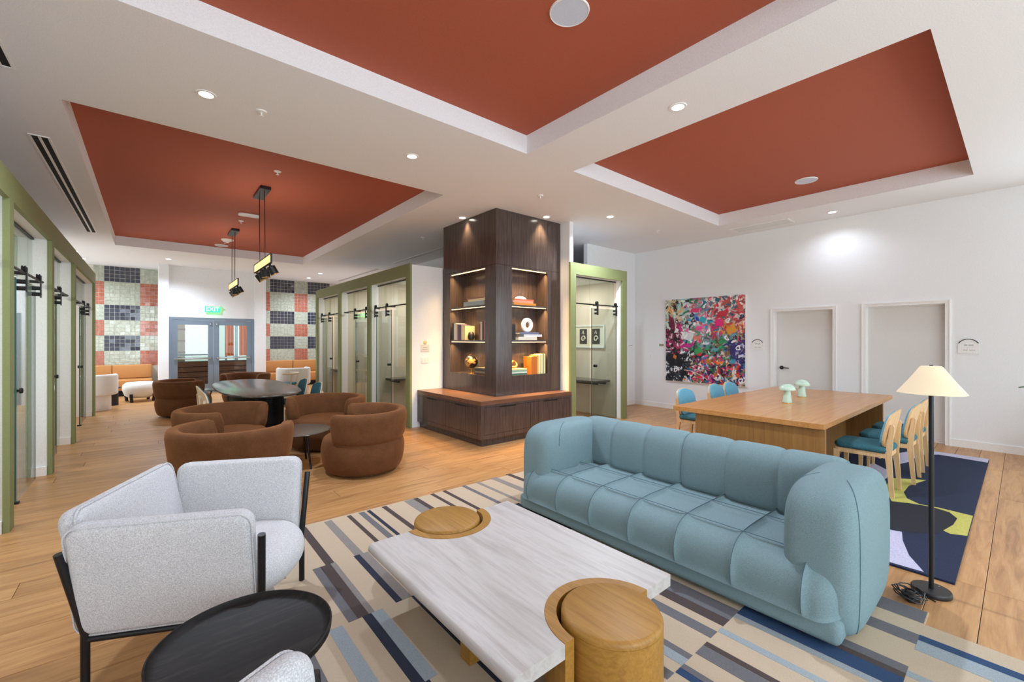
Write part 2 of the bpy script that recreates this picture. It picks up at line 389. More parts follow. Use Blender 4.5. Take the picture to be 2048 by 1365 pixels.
# ---- two white doors in the right wall
def wdoor(n, y0, y1, zt, handle):
    t = sroot('door_%d' % n, (XR+.1, (y0+y1)/2, 0)); h = (y1-y0)/2
    obj('door_leaf', MB().box(0, .04, -h+.002, h-.002, .006, zt-.003), 'doorpaint', t)
    obj('door_stop', MB().box(-.02, 0, -h, -h+.012, 0, zt).box(-.02, 0, h-.012, h, 0, zt).box(-.02, 0, -h+.012, h-.012, zt-.012, zt), 'trimwhite', t)
    c = MB(); X0, X1 = -.118, -.1
    for s in (-1, 1):
        c.box(X0, X1, min(s*h, s*(h+.055)), max(s*h, s*(h+.055)), 0, zt+.055); c.box(X0-.008, X0, min(s*(h+.04), s*(h+.055)), max(s*(h+.04), s*(h+.055)), 0, zt+.055)
    c.box(X0, X1, -h, h, zt, zt+.055); c.box(X0-.008, X0, -h, h, zt+.04, zt+.055)
    obj('door_casing', c, 'trimwhite', t)
    if handle:
        k = obj('handle', MB().lathe([(0, 0), (.034, 0), (.034, .012), (.014, .016), (.014, .05), (0, .05)], 0, 0, 20).xf(Matrix.Translation((0, h-.1, 1.03)) @ Matrix.Rotation(-PI/2, 4, 'Y')), 'black', t, 40)
        obj('lever', MB().tube([(-.05, h-.1, 1.03), (-.055, h-.14, 1.03), (-.052, h-.23, 1.025)], [.011, .010, .008], 10), 'black', k, 40)
wdoor(1, 2.094, 3.003, 2.075, True); wdoor(2, .733, 1.65, 2.085, False)

# ---- glass-fronted booths --------------------------------------------------
DN = [2]; TN = [0]
def sliding(axis, plane, d0, d1, o0, o1, rail_z, out, knob_at, ztop, hanger_pad=.09):
    """one booth front: fixed glass, sliding glass door on a black rail. axis 'x': the front lies in a plane x=const.
    d0..d1 the door, o0..o1 the opening, out = direction (+1/-1) towards the corridor"""
    DN[0] += 1; t = sroot('door_%d' % DN[0], (0, 0, 0))
    def bx(mb, a0, a1, q0, q1, z0, z1):
        lo, hi = min(a0, a1), max(a0, a1)
        return mb.box(lo, hi, q0, q1, z0, z1) if axis == 'x' else mb.box(q0, q1, lo, hi, z0, z1)
    fx = plane-out*.05
    # fixed pane on the far part and transom above
    for a, b in ((o0, d0), (d1, o1)):
        if b-a > .05: obj('fixed_pane', bx(MB(), fx, fx+.01, a, b, 0.01, ztop-.01), 'glass', t)
    obj('transom_pane', bx(MB(), fx, fx+.01, d0, d1, rail_z-.02, ztop-.01), 'glass', t)
    obj('head_track', bx(MB(), fx-.012, fx+.022, o0, o1, ztop-.02, ztop), 'black', t)
    pn = obj('sliding_pane', bx(MB(), plane, plane+.012, d0, d1, .015, rail_z-.06), 'glassdark', t)
    e = MB(); bx(e, plane-.001, plane+.013, d0-.004, d0, .015, rail_z-.06); bx(e, plane-.001, plane+.013, d1, d1+.004, .015, rail_z-.06); obj('pane_edge', e, 'glassedge', pn)
    rx = plane+out*.045
    P = (lambda a, q, z: (a, q, z)) if axis == 'x' else (lambda a, q, z: (q, a, z))
    rl = obj('rail', MB().tube([P(rx, o0+.06, rail_z), P(rx, o1-.06, rail_z)], .0125, 10), 'black', t, 40)
    for q in (o0+.08, (o0+o1)/2, o1-.08): obj('rail_bracket', bx(MB(), fx, rx, q-.018, q+.018, rail_z-.016, rail_z+.016), 'black', rl)
    for q in (d0+hanger_pad, d1-hanger_pad):
        hg = obj('hanger', bx(MB(), rx+out*.014, rx+out*.024, q-.022, q+.022, rail_z-.19, rail_z+.05), 'black', t)
        wm = MB().lathe([(0, -.014), (.036, -.014), (.036, -.006), (.028, -.004), (.028, .004), (.036, .006), (.036, .014), (0, .014)], 0, 0, 20)
        M = Matrix.Rotation(PI/2, 4, 'Y' if axis == 'x' else 'X'); wm.xf(Matrix.Translation(P(rx, q, rail_z+.03)) @ M); obj('wheel', wm, 'black', hg, 40)
        for zz in (rail_z-.09, rail_z-.155):
            cm = MB().lathe([(0, -.03), (.021, -.03), (.021, .03), (0, .03)], 0, 0, 14); cm.xf(Matrix.Translation(P(plane+out*.03, q, zz)) @ M); obj('clamp', cm, 'black', hg, 40)
    km = MB().lathe([(0, -.035), (.02, -.035), (.026, -.03), (.026, -.012), (.012, -.008), (.012, .008), (.026, .012), (.026, .03), (.02, .035), (0, .035)], 0, 0, 18)
    km.xf(Matrix.Translation(P(plane+.006, knob_at, 1.06)) @ Matrix.Rotation(PI/2, 4, 'Y' if axis == 'x' else 'X')); obj('knob', km, 'black', t, 40)
    gm = bx(MB(), plane-.025, plane+.03, d0-.02, d0+.03, 0, .02); obj('floor_guide', gm, 'black', t)
    return t
def frame(name_m, axis, face, out, posts, zt, zb, th=.04):
    """green trim: posts [(a,b)...] along the front, header from zb to zt"""
    TN[0] += 1; t = sroot('trim_%d' % TN[0])
    lo, hi = posts[0][0], posts[-1][1]; q0, q1 = min(face, face-out*th), max(face, face-out*th)
    B = lambda a, b, c, d: MB().box(q0, q1, a, b, c, d) if axis == 'x' else MB().box(a, b, q0, q1, c, d)
    obj('header', B(lo, hi, zb, zt), 'olive', t)
    for a, b in posts: obj('post', B(a, b, 0, zb), 'olive', t)
    return t
# left booths (front face x = -0.865, facing the corridor)
LX = -.865; LP = [(3.2, 3.34), (5.24, 5.38), (7.19, 7.33), (9.11, 9.25), (12.15, 12.29)]
frame('', 'x', LX, 1, LP, 2.905, 2.69)
mb = MB()
for a, b in LP: mb.box(-1.06, LX-.041, a+.012, b-.012, 0, 2.88); mb.box(-3.3, -1.06, a+.03, b-.03, 0, 2.88)
mb.box(-1.06, LX-.041, 3.2, 12.29, 2.70, 2.88)
wl = struct('wall_booth_left', mb, 'wall')
struct('baseboard_booth', MB().box(-1.05, LX-.042, 5.227, 5.252, 0, .1).box(-1.05, LX-.042, 7.177, 7.202, 0, .1).box(-1.05, LX-.042, 9.097, 9.122, 0, .1).box(-1.05, LX-.042, 12.137, 12.162, 0, .1), 'trimwhite')
sliding('x', -.98, 3.6, 4.5, 3.34, 5.25, 2.2, 1, 3.7, 2.70)
sliding('x', -.98, 6.11, 6.99, 5.37, 7.2, 2.2, 1, 6.2, 2.70)
sliding('x', -.98, 7.5, 8.38, 7.33, 9.12, 2.2, 1, 8.28, 2.70)
sliding('x', -.98, 10.9, 11.8, 9.25, 12.16, 2.2, 1, 11.0, 2.70)
# right booths (front face x = 3.47, facing the corridor, -x)
RX = 3.47; RP = [(6.90, 7.05), (8.69, 8.84), (10.52, 10.67), (12.35, 12.5)]
frame('', 'x', RX, -1, RP, 2.895, 2.68)
mb = MB()
for k, (a, b) in enumerate(RP): mb.box(RX+.041, RX+.2, a+.03, b-.012, 0, 2.872)
mb.box(RX+.042, RX+.199, 6.94, 12.47, 2.69, 2.874)
struct('wall_booth_right', mb, 'wall')
struct('wall_booth_end', MB().box(RX+.041, 4.14, 6.915, 7.0, 0, 2.876).box(4.14, 5.0, 7.0, 7.06, 0, 2.875), 'wall')
mb = MB()
for a, b in RP[1:]: mb.box(RX+.2, 5.0, a+.03, b-.03, 0, 2.875)
mb.box(4.95, 5.0, 7.06, 12.47, 0, 2.875)
struct('wall_booth_inner', mb, 'beige')
sliding('x', 3.6, 7.95, 8.68, 7.05, 8.70, 2.2, -1, 8.05, 2.68)
sliding('x', 3.6, 9.0, 9.85, 8.84, 10.53, 2.2, -1, 9.75, 2.68)
sliding('x', 3.6, 11.5, 12.3, 10.67, 12.36, 2.2, -1, 11.6, 2.68)
# booth beside the bookcase (front y = 5.04, facing -y)
frame('', 'y', 5.03, -1, [(5.555, 5.70), (7.05, 7.20)], 2.90, 2.70)
struct('wall_booth_nook', MB().box(5.701, 7.19, 5.071, 5.16, 2.71, 2.88).box(7.062, 7.19, 5.071, 5.19, 0, 2.71), 'wall')
struct('wall_booth_back', MB().box(5.70, 7.19, 6.9, 6.97, 0, 2.88).box(7.10, 7.19, 5.19, 6.9, 0, 2.88), 'beige')
struct('ceiling_booth', MB().box(5.70, 7.10, 5.16, 6.9, 2.72, 2.76), 'wall')
sliding('y', 5.15, 6.27, 7.02, 5.70, 7.06, 2.2, -1, 6.38, 2.70)

struct('ceiling_added_left', MB().box(-3.3, -1.06, 3.3, 12.2, 2.76, 2.8), 'wall'); struct('ceiling_added_right', MB().box(3.67, 4.95, 7.06, 12.47, 2.76, 2.8), 'wall')  # lids added over the open-topped booths to carry their lamps
bl = None  # unseen lamps added to brighten the booths; only the nearest right one is visible
for k, (x, y, z, e) in enumerate([(-2.1, 4.3, 2.76, 26), (-2.1, 6.3, 2.76, 26), (-2.1, 8.2, 2.76, 26), (-2.1, 10.7, 2.76, 30), (4.3, 7.9, 2.76, 16), (4.3, 9.7, 2.76, 16), (4.3, 11.5, 2.76, 16), (6.4, 5.85, 2.72, 14)]):
    t = thing('booth_light', 'small round ceiling light inside '+('the %s left booth, added to brighten it' % ['nearest', 'second', 'third', 'farthest'][k] if k < 4 else 'the %s right booth' % ['nearest', 'middle', 'farthest'][k-4] if k < 7 else 'the booth beside the bookcase, added to brighten it'), 'light', (x, y, z), 0, 'booth ceiling lights')
    if bl is None: bl = meshof('lens', MB().lathe([(0, -.006), (.06, -.006), (.066, 0)], 0, 0, 24), 'downglow'), meshof('trim_ring', MB().lathe([(.066, 0), (.066, -.008), (.082, -.008), (.085, 0)], 0, 0, 24), 'white')
    inst('lens', bl[0], t); inst('trim_ring', bl[1], t)
    l = bpy.data.lights.new('booth_lamp', 'AREA'); l.shape = 'DISK'; l.size = .3; l.energy = e; l.color = (1, .96, .9); o = bpy.data.objects.new('booth_lamp', l); COL.objects.link(o); o.location = (x, y, z-.03)

# ---- far wall: tile panels either side of the glazed exit doors
def tilewall(name, x0, x1, blocks, y, zlow):
    wl = struct(name, MB().box(x0, x1, y, y+.1, 0, ZC), 'grout')
    TW = .1085; meshes = {}
    for k in ('dark', 'sage', 'red'):
        mb = MB().box(-TW/2+.003, TW/2-.003, -.007, 0, -TW/2+.003, TW/2-.003)
        fx = mb.v; mb.v = [(p[0]*(.94 if p[1] < -.001 else 1), p[1], p[2]*(.94 if p[1] < -.001 else 1)) for p in fx]
        meshes[k] = meshof('tile', mb, 'tile_'+k)
    rest = {k: MB() for k in meshes}; rr = random.Random(11); cnt = 0; cells = []
    for bx0, n, kind in blocks:
        for i in range(n):
            x = bx0+(i+.5)*TW
            if not x0 < x < x1: continue
            for r in range(33):
                z = ZC-.004-(r+.5)*TW
                if z < zlow: continue
                darkrow = r < 4 or 10 <= r < 14 or 18 <= r < 22
                k = ('dark' if darkrow else 'sage') if kind == 'B' else ('sage' if darkrow else 'red')
                cells.append((x, z, k))
    cells.sort(key=lambda c: -c[1])
    for i, (x, z, k) in enumerate(cells):
        ti = (rr.uniform(-.035, .035), 0, rr.uniform(-.035, .035))
        if i < 300: inst('tile', meshes[k], wl, (x, y-.0005, z), ti)
        else: rest[k].box(x-TW/2+.003, x+TW/2-.003, y-.007, y-.0005, z-TW/2+.003, z+TW/2-.003)
    for k, mb in rest.items():
        if mb.v: q = obj('tile_field', mb, 'tile_'+k, wl); q['kind'] = 'stuff'
tilewall('wall_tile_left', -3.3, .166, [(-1.205, 2, 'A'), (-.99, 7, 'B'), (-.2305, 4, 'A')], 16.5, .75)
tilewall('wall_tile_right', 2.75, 5.61, [(2.898, 2, 'A'), (3.115, 7, 'B'), (3.8745, 4, 'A'), (4.3085, 7, 'B')], 16.5, .75)
struct('wall_pilaster_left', MB().box(.166, .387, 15.17, 16.6, 0, ZC), 'wall')
struct('wall_pilaster_right', MB().box(2.46, 2.75, 15.17, 16.6, 0, ZC), 'wall')
struct('wall_door_head', MB().box(.387, 2.46, 15.33, 15.45, 2.19, ZC), 'wall')
ex = sroot('door_%d' % (DN[0]+1), (1.4235, 15.36, 0)); DN[0] += 1
fr = MB(); fr.box(-1.034, 1.034, -.03, .05, 2.12, 2.185); fr.box(-1.034, -.97, -.03, .05, 0, 2.12); fr.box(.97, 1.034, -.03, .05, 0, 2.12)
obj('door_frame', fr, 'alu', ex)
for s in (-1, 1):
    a, b = (-.968, -.004) if s < 0 else (.004, .968)
    lf = MB(); lf.box(a, b, -.02, .025, 1.98, 2.115); lf.box(a, b, -.02, .025, .012, .26); lf.box(a, a+.13, -.02, .025, .26, 1.98); lf.box(b-.13, b, -.02, .025, .26, 1.98)
    leaf = obj('door_leaf', lf, 'alu', ex); obj('pane', MB().box(a+.13, b-.13, 0, .01, .26, 1.98), 'glass', leaf)
    xa, xb = a+.05, b-.05
    obj('push_bar', MB().rbox(xa, xb, -.10, -.05, .99, 1.04, .01, 2), 'steel', leaf, 40)
    for q in (xa+.03, xb-.03): obj('bar_bracket', MB().box(q-.03, q+.03, -.055, -.02, .95, 1.08), 'alu', leaf)
    obj('closer', MB().rbox(-s*.0-(.10 if s < 0 else -.05), (-.05 if s < 0 else .10), -.055, -.02, 1.97, 2.06, .008, 2), 'steel', leaf, 40)
# outside the exit
wood('cedar', (86, 46, 30), (112, 64, 42), (128, 78, 54), 'X', 1, .6, None, 10)
plain('concrete', (186, 184, 178), .9); plain('orange', (214, 104, 46), .6); plain('render', (236, 234, 228), .9); plain('bricktan', (150, 124, 98), .9); plain('render2', (212, 218, 214), .9)
struct('floor_outside', MB().box(-8, 12, 15.6, 30, -.15, -.02), 'concrete')
t = thing('planter_wall', 'dark brown timber planter seen through the glass exit doors', 'planter', (1.6, 17.3, -.02))
for k in range(5): obj('board', MB().box(-1.4, 1.4, 0, .05, .02+k*.17, .17+k*.17), 'cedar', t)
obj('backing', MB().box(-1.38, 1.38, .05, .45, 0, .86), 'darkslot', t)
t = thing('orange_screen', 'orange corrugated metal screen outside the right exit door leaf', 'screen', (2.55, 19.2, 0)); mb = MB()
mb.grid(lambda u, v: (-.4+.9*u, .03*math.cos(u*2*PI*9), .95+1.35*v), 73, 2); obj('corrugated_sheet', mb, 'orange', t)
for q in (-.38, .48): obj('post', MB().box(q-.03, q+.03, .04, .10, -.02, 2.3), 'alu', t)
t = thing('patio_heater', 'steel column patio heater outside the right exit door leaf', 'heater', (2.33, 17.95, -.02))
obj('column', MB().cyl(0, 0, .7, 2.3, .085, 20), 'steel', t, 40); obj('base', MB().lathe([(.0, 0), (.24, 0), (.24, .05), (.2, .7), (.1, .78), (0, .78)], 0, 0, 24), 'steel', t, 40); obj('hood', MB().lathe([(0, 2.3), (.42, 2.3), (.05, 2.45), (0, 2.45)], 0, 0, 24), 'steel', t, 40)
t = thing('neighbour_building', 'pale rendered building with tan brick pier outside the left exit door leaf', 'building', (0, 24, -.02))
obj('wall', MB().box(-6, 9, 0, .3, 0, 6), 'render2', t); obj('wing', MB().box(.95, 1.9, -3, 0, 0, 5), 'render', t)
pr = obj('brick_pier', MB().box(.62, .92, -5.2, -4.9, 0, 3), 'bricktan', t)
for k in range(7): obj('brick_course', MB().box(.61, .93, -5.21, -4.89, .3+k*.4, .36+k*.4), 'cedar', pr)
t = thing('balustrade', 'dark glazed balustrade outside the left exit door leaf', 'railing', (1.1, 18.6, -.02))
obj('top_rail', MB().box(-.7, .5, -.03, .03, 1.02, 1.07), 'blackmetal', t); obj('pane', MB().box(-.66, .46, -.006, .006, .1, 1.0), 'glass', t)
for q in (-.7, .46): obj('post', MB().box(q, q+.04, -.02, .02, 0, 1.02), 'blackmetal', t)
t = thing('exit_sign', 'glowing green exit sign mounted above the double glass doors', 'sign', (1.39, 15.27, 2.36))
obj('housing', MB().rbox(-.2, .2, -.05, .05, .16, .195, .006, 2), 'plasticwhite', t); obj('panel', MB().box(-.185, .185, -.012, .012, 0, .16), 'exitgreen', t)
obj('lettering', text_mb('EXIT', .16, .003).xf(Matrix.Translation((0, -.0145, .078)) @ Matrix.Rotation(PI/2, 4, 'X')), 'exitwhite', t)

# ================================================================== CEILING FIXTURES
def spot(name, loc, e, ang=110, c=(1, .95, .88), blend=.8, rad=.05):
    l = bpy.data.lights.new(name, 'SPOT'); l.energy = e; l.spot_size = math.radians(ang); l.spot_blend = blend; l.color = c; l.shadow_soft_size = rad
    o = bpy.data.objects.new(name, l); COL.objects.link(o); o.location = loc; return o
DL = [(.36, 4.44, 'beside the long red coffer over the brown chairs', 190), (2.26, 4.44, 'near the corner of the front red coffer', 130), (3.594, 1.975, 'between the two front red coffers', 230),
      (4.05, 6.12, 'grazing the left face of the bookcase', 42), (5.11, 5.17, 'grazing the right face of the bookcase', 60), (5.92, 4.47, 'in front of the booth beside the bookcase', 230),
      (8.47, 1.99, 'washing the white wall above the doors', 26), (.353, 14.11, 'near the exit doors, left of the sign', 260), (4.06, 15.41, 'closest to the right tile wall', 210),
      (4.06, 14.13, 'second from the right tile wall', 210), (-1.35, 14.25, 'just above the far end of the left green header, nearer one', 170), (-1.32, 15.43, 'just above the far end of the left green header, farther one', 170)]
pr = None
for x, y, lab, e in DL:
    t = thing('downlight', 'round white recessed downlight '+lab, 'light', (x, y, ZC), 0, 'recessed ceiling downlights')
    if pr is None:
        pr = (meshof('trim_ring', MB().lathe([(.052, -.001), (.052, -.006), (.072, -.006), (.076, 0), (.052, 0)], 0, 0, 28), 'white', 40), meshof('lens', MB().lathe([(0, -.004), (.052, -.004), (.052, 0)], 0, 0, 28), 'downglow'))
    inst('trim_ring', pr[0], t); inst('lens', pr[1], t)
    warm = 'bookcase' in lab and 'face' in lab
    spot('downlight_beam', (x+(.045 if warm and y > 6 else 0), y+(.07 if warm and y < 6 else 0), ZC-.02), e, 84 if warm else 150, (1, .74, .45) if warm else (.86, .96, 1.12))
def sprinkler(x, y, z, lab):
    t = thing('sprinkler', 'small white sprinkler head '+lab, 'sprinkler', (x, y, z), 0, 'ceiling sprinklers')
    obj('rose', MB().lathe([(0, 0), (.045, 0), (.04, -.008), (.014, -.012), (0, -.012)][::-1], 0, 0, 20), 'white', t, 40)
    obj('deflector', MB().lathe([(0, -.045), (.02, -.045), (.02, -.042), (.006, -.04), (.006, -.012), (0, -.012)], 0, 0, 14), 'white', t, 40)
for a in [(.771, 4.448, ZC, 'between the long and front red coffers'), (4.29, 4.465, ZC, 'in front of the bookcase top'), (4.23, 7.83, ZC, 'left of the bookcase top'), (7.365, 4.46, ZC, 'near the painting wall'), (4.155, 11.86, ZC, 'above the right booths'),
          (1.315, 6.49, ZR, 'in the red coffer nearest the camera'), (1.327, 9.64, ZR, 'in the red coffer behind the oval device'), (1.32, 11.9, ZR, 'in the red coffer at its far end')]: sprinkler(*a)
def slot(x0, x1, y0, y1, lab, n=2):
    t = thing('slot_diffuser', lab, 'vent', ((x0+x1)/2, (y0+y1)/2, ZC), 0, 'linear air vents'); a, b = (x1-x0)/2, (y1-y0)/2
    f = MB(); wd = .018
    f.box(-a, a, -b, -b+wd, -.008, 0); f.box(-a, a, b-wd, b, -.008, 0); f.box(-a, -a+wd, -b+wd, b-wd, -.008, 0); f.box(a-wd, a, -b+wd, b-wd, -.008, 0); obj('frame', f, 'white', t)
    obj('throat', MB().box(-a+wd, a-wd, -b+wd, b-wd, -.002, 0), 'darkslot', t)
    for k in range(1, n):
        q = -a+wd+(2*a-2*wd)*k/n; obj('divider', MB().box(q-.011, q+.011, -b+wd, b-wd, -.008, -.002), 'white', t)
slot(-.945, -.79, 6.42, 11.55, 'long white linear air vent with dark slots above the left booths')
slot(-.945, -.79, .6, 4.97, 'white linear air vent cut off by the left picture edge')
slot(5.0, 5.12, 7.3, 11.0, 'white linear air vent behind the bookcase column'); slot(5.03, 5.15, 12.1, 15.6, 'white linear air vent above the far right booths')
t = thing('air_grille', 'white rectangular air grille in the ceiling above the painting', 'vent', (8.5, 3.06, ZC))
f = MB(); f.box(-.19, .19, -.48, -.45, -.01, 0).box(-.19, .19, .45, .48, -.01, 0).box(-.19, -.15, -.45, .45, -.01, 0).box(.15, .19, -.45, .45, -.01, 0); obj('frame', f, 'white', t)
for k in range(7): obj('blade', MB().box(-.14+k*.042, -.115+k*.042, -.45, .45, -.006, -.002), 'white', t)
obj('throat', MB().box(-.15, .15, -.45, .45, -.0015, 0), 'alu', t)
plain('speakercloth', (205, 212, 226), .8)
for x, y, lab, r in ((2.225, 2.025, 'round white ceiling speaker in the nearest red coffer', .135), (7.17, 1.99, 'round white ceiling speaker in the right red coffer', .135), (1.31, 12.45, 'round white ceiling speaker at the far end of the long red coffer', .135)):
    t = thing('ceiling_speaker', lab, 'speaker', (x, y, ZR), 0, 'round ceiling speakers')
    obj('rim', MB().lathe([(r-.006, -.001), (r-.006, -.01), (r, -.01), (r+.004, 0), (r-.006, 0)], 0, 0, 40), 'white', t, 40); obj('grille', MB().lathe([(0, -.008), (r-.006, -.008), (r-.006, 0)], 0, 0, 40), 'speakercloth', t)
t = thing('access_point', 'white oval network device on the long red coffer', 'device', (1.37, 9.05, ZR)); obj('shell', MB().prism(rrect(.34, .15, .07), -.035, -.006), 'plasticwhite', t); obj('mount', MB().prism(rrect(.28, .1, .045), -.006, 0), 'darkslot', t)
t = thing('smoke_detector', 'white round smoke detector in the far part of the red coffer', 'detector', (1.34, 11.65, ZR)); obj('base', MB().lathe([(0, -.02), (.12, -.02), (.125, 0)], 0, 0, 28), 'plasticwhite', t, 40); obj('dome', MB().lathe([(0, -.07), (.03, -.068), (.05, -.03), (.1, -.02)], 0, 0, 28), 'plasticwhite', t, 60)
# pendants: vertical plate with a row of dark drum shades
def pendant(x, yc, zb, L, lab, yc0):
    t = thing('pendant_light', lab, 'lamp', (x, yc0, ZR), 0, 'pendants in the long red coffer')
    obj('canopy', MB().rbox(-.07, .07, -.3, .3, -.05, 0, .006, 1), 'blackmetal', t)
    dz = zb-ZR; dy = yc-yc0
    for s in (-1, 1): obj('cable', MB().tube([(0, s*.2, -.05), (0, dy+s*.2, dz+.1)], .006, 6), 'black', t)
    fr = MB().box(-.012, .012, dy-L/2, dy+L/2, dz+.085, dz+.1).box(-.012, .012, dy-L/2, dy+L/2, dz-.04, dz-.025).box(-.012, .012, dy-L/2, dy-L/2+.015, dz-.025, dz+.085).box(-.012, .012, dy+L/2-.015, dy+L/2, dz-.025, dz+.085)
    obj('plate_frame', fr, 'black', t); obj('light_plate', MB().box(-.006, .006, dy-L/2+.015, dy+L/2-.015, dz-.025, dz+.085), 'pendglow', t)
    for k in range(4):
        q = dy-L/2+.15+k*(L-.30)/3; tl = (.5, .15, .35, .6)[k]; r = .056
        M = Matrix.Translation((0, q, dz-.035)) @ Matrix.Rotation(-tl, 4, 'Y') @ Matrix.Translation((0, 0, -.01))
        d = obj('drum_shade', MB().lathe([(r-.003, -.15), (r, -.15), (r, -.03), (.018, -.022), (.018, 0), (0, 0)], 0, 0, 22).xf(M), 'black', t, 40)
        obj('rim', MB().lathe([(r-.002, -.153), (r+.003, -.153), (r+.003, -.143), (r-.002, -.143), (r-.002, -.153)], 0, 0, 22).xf(M), 'gold', d, 40)
        obj('bulb', MB().lathe([(0, -.115), (.026, -.105), (.03, -.08), (.016, -.04), (0, -.04)], 0, 0, 14).xf(M), 'pendglow', d, 60)
for py_ in (7.49, 10.7): area('pendant_uplight', (1.32, py_, 2.80), (PI, 0, 0), .1, 1.2, 5.5, (1, .9, .78))
pendant(1.31, 7.49, 2.68, 1.28, 'black bar pendant with drum shades, nearer one over the long table', 7.52)
pendant(1.335, 10.7, 2.68, 1.28, 'black bar pendant with drum shades, farther one nearer the exit', 10.68)

# ================================================================== BOOKCASE COLUMN AND BENCH
t = thing('bookcase_column', 'dark walnut square column with lit shelf niches on two faces', 'bookcase', (0, 0, 0))
CX0, CX1, CY0, CY1, BZ = 4.15, 5.605, 5.32, 6.9, .66
NZ0, NZ1, HS = .965, 2.715, 2.745; g = .004; D = .3
def bk(n, x0, x1, y0, y1, z0, z1, m='walnut'): return obj(n, MB().box(x0, x1, y0, y1, z0, z1), m, t)
bk('core', CX0+.32, CX1-.001, CY0+.32, CY1, BZ, ZC-.002)
# right face (y = CY0): thickness .02 panels
NX0, NX1 = 4.477, 5.284; NY0, NY1 = 5.612, 6.675
for a, b in ((CX0, NX0-g), (NX0, NX1), (NX1+g, CX1)): bk('panel', a, b, CY0, CY0+.02, HS+g, ZC-.002)
bk('panel', CX0, NX0, CY0, CY0+.02, BZ, HS); bk('panel', NX1, CX1, CY0, CY0+.02, BZ, HS); bk('panel', NX0, NX1, CY0, CY0+.02, BZ, NZ0); bk('panel', NX0, NX1, CY0, CY0+.02, NZ1, HS)
for a, b in ((CY0+.02, NY0-g), (NY0, NY1), (NY1+g, CY1)): bk('panel', CX0, CX0+.02, a, b, HS+g, ZC-.002)
bk('panel', CX0, CX0+.02, CY0+.02, NY0, BZ, HS); bk('panel', CX0, CX0+.02, NY1, CY1, BZ, HS); bk('panel', CX0, CX0+.02, NY0, NY1, BZ, NZ0); bk('panel', CX0, CX0+.02, NY0, NY1, NZ1, HS)
bk('backer', CX0+.022, CX1-.002, CY0+.022, CY0+.03, HS-.002, ZC-.004, 'darkslot'); bk('backer', CX0+.022, CX0+.03, CY0+.03, CY1-.002, HS-.002, ZC-.004, 'darkslot')
# niches
bk('niche_back', NX0, NX1, CY0+D, CY0+D+.02, NZ0, NZ1); bk('niche_side', NX0-.02, NX0, CY0+.02, CY0+D, NZ0, NZ1); bk('niche_side', NX1, NX1+.02, CY0+.02, CY0+D, NZ0, NZ1); bk('niche_floor', NX0, NX1, CY0+.02, CY0+D, NZ0-.02, NZ0); bk('niche_top', NX0, NX1, CY0+.02, CY0+D, NZ1, NZ1+.02)
bk('niche_back', CX0+D, CX0+D+.02, NY0, NY1, NZ0, NZ1); bk('niche_side', CX0+.02, CX0+D, NY0-.02, NY0, NZ0, NZ1); bk('niche_side', CX0+.02, CX0+D, NY1, NY1+.02, NZ0, NZ1); bk('niche_floor', CX0+.02, CX0+D, NY0, NY1, NZ0-.02, NZ0); bk('niche_top', CX0+.02, CX0+D, NY0, NY1, NZ1, NZ1+.02)
SH = [1.545, 2.125]
for z in SH:
    bk('shelf', NX0+.001, NX1-.001, CY0+.012, CY0+D, z-.03, z); bk('shelf', CX0+.012, CX0+D, NY0+.001, NY1-.001, z-.03, z)
for z in (SH[0]-.03, SH[1]-.03, NZ1):
    bk('led_strip', NX0+.012, NX1-.012, CY0+.026, CY0+.038, z-.008, z-.0005, 'ledwarm'); bk('led_strip', CX0+.026, CX0+.038, NY0+.012, NY1-.012, z-.008, z-.0005, 'ledwarm')
    for loc, sx, sy in (((NX0+NX1)/2, CY0+.05, z-.012), .76, .02), ((CX0+.05, (NY0+NY1)/2, z-.012), .02, 1.0): area('shelf_glow', loc, (0, 0, 0), sx, sy, 13, (1, .64, .28), 2.0)
t = thing('plinth_cabinet', 'low dark walnut cabinet bench wrapping the bookcase column', 'cabinet', (0, 0, 0))
PX0, PY0, PX1, PY1 = 3.62, 5.0, 5.55, 6.91
L_ = lambda i, z0, z1: MB().prism([(PX0+i, PY0+i), (PX1, PY0+i), (PX1, CY0-.002), (CX0-.002, CY0-.002), (CX0-.002, PY1), (PX0+i, PY1)], z0, z1)
obj('plinth', L_(.05, 0, .105), 'walnut', t); obj('body', L_(.02, .105, .60), 'darkslot', t)
obj('worktop', MB().prism([(PX0, PY0), (PX1, PY0), (PX1, CY0-.002), (CX0-.002, CY0-.002), (CX0-.002, PY1), (PX0, PY1)], .60, BZ-.001), 'walnuttop', t)
def face_y(x0, x1): return [(x0, x1)]
obj('frame_rail', MB().box(PX0, PX1, PY0, PY0+.02, .105, .165), 'walnut', t); obj('frame_stile', MB().box(PX0, PX0+.06, PY0, PY0+.02, .165, .6), 'walnut', t); obj('frame_stile', MB().box(PX1-.06, PX1, PY0, PY0+.02, .165, .6), 'walnut', t)
obj('frame_rail', MB().box(PX0, PX0+.02, PY0+.02, PY1, .105, .165), 'walnut', t); obj('frame_stile', MB().box(PX0, PX0+.02, PY0+.02, PY0+.08, .165, .6), 'walnut', t); obj('frame_stile', MB().box(PX0, PX0+.02, PY1-.06, PY1, .165, .6), 'walnut', t)
obj('frame_rail', MB().box(PX0+.06, PX1-.06, PY0, PY0+.02, .565, .6), 'walnut', t); obj('frame_rail', MB().box(PX0, PX0+.02, PY0+.08, PY1-.06, .565, .6), 'walnut', t)
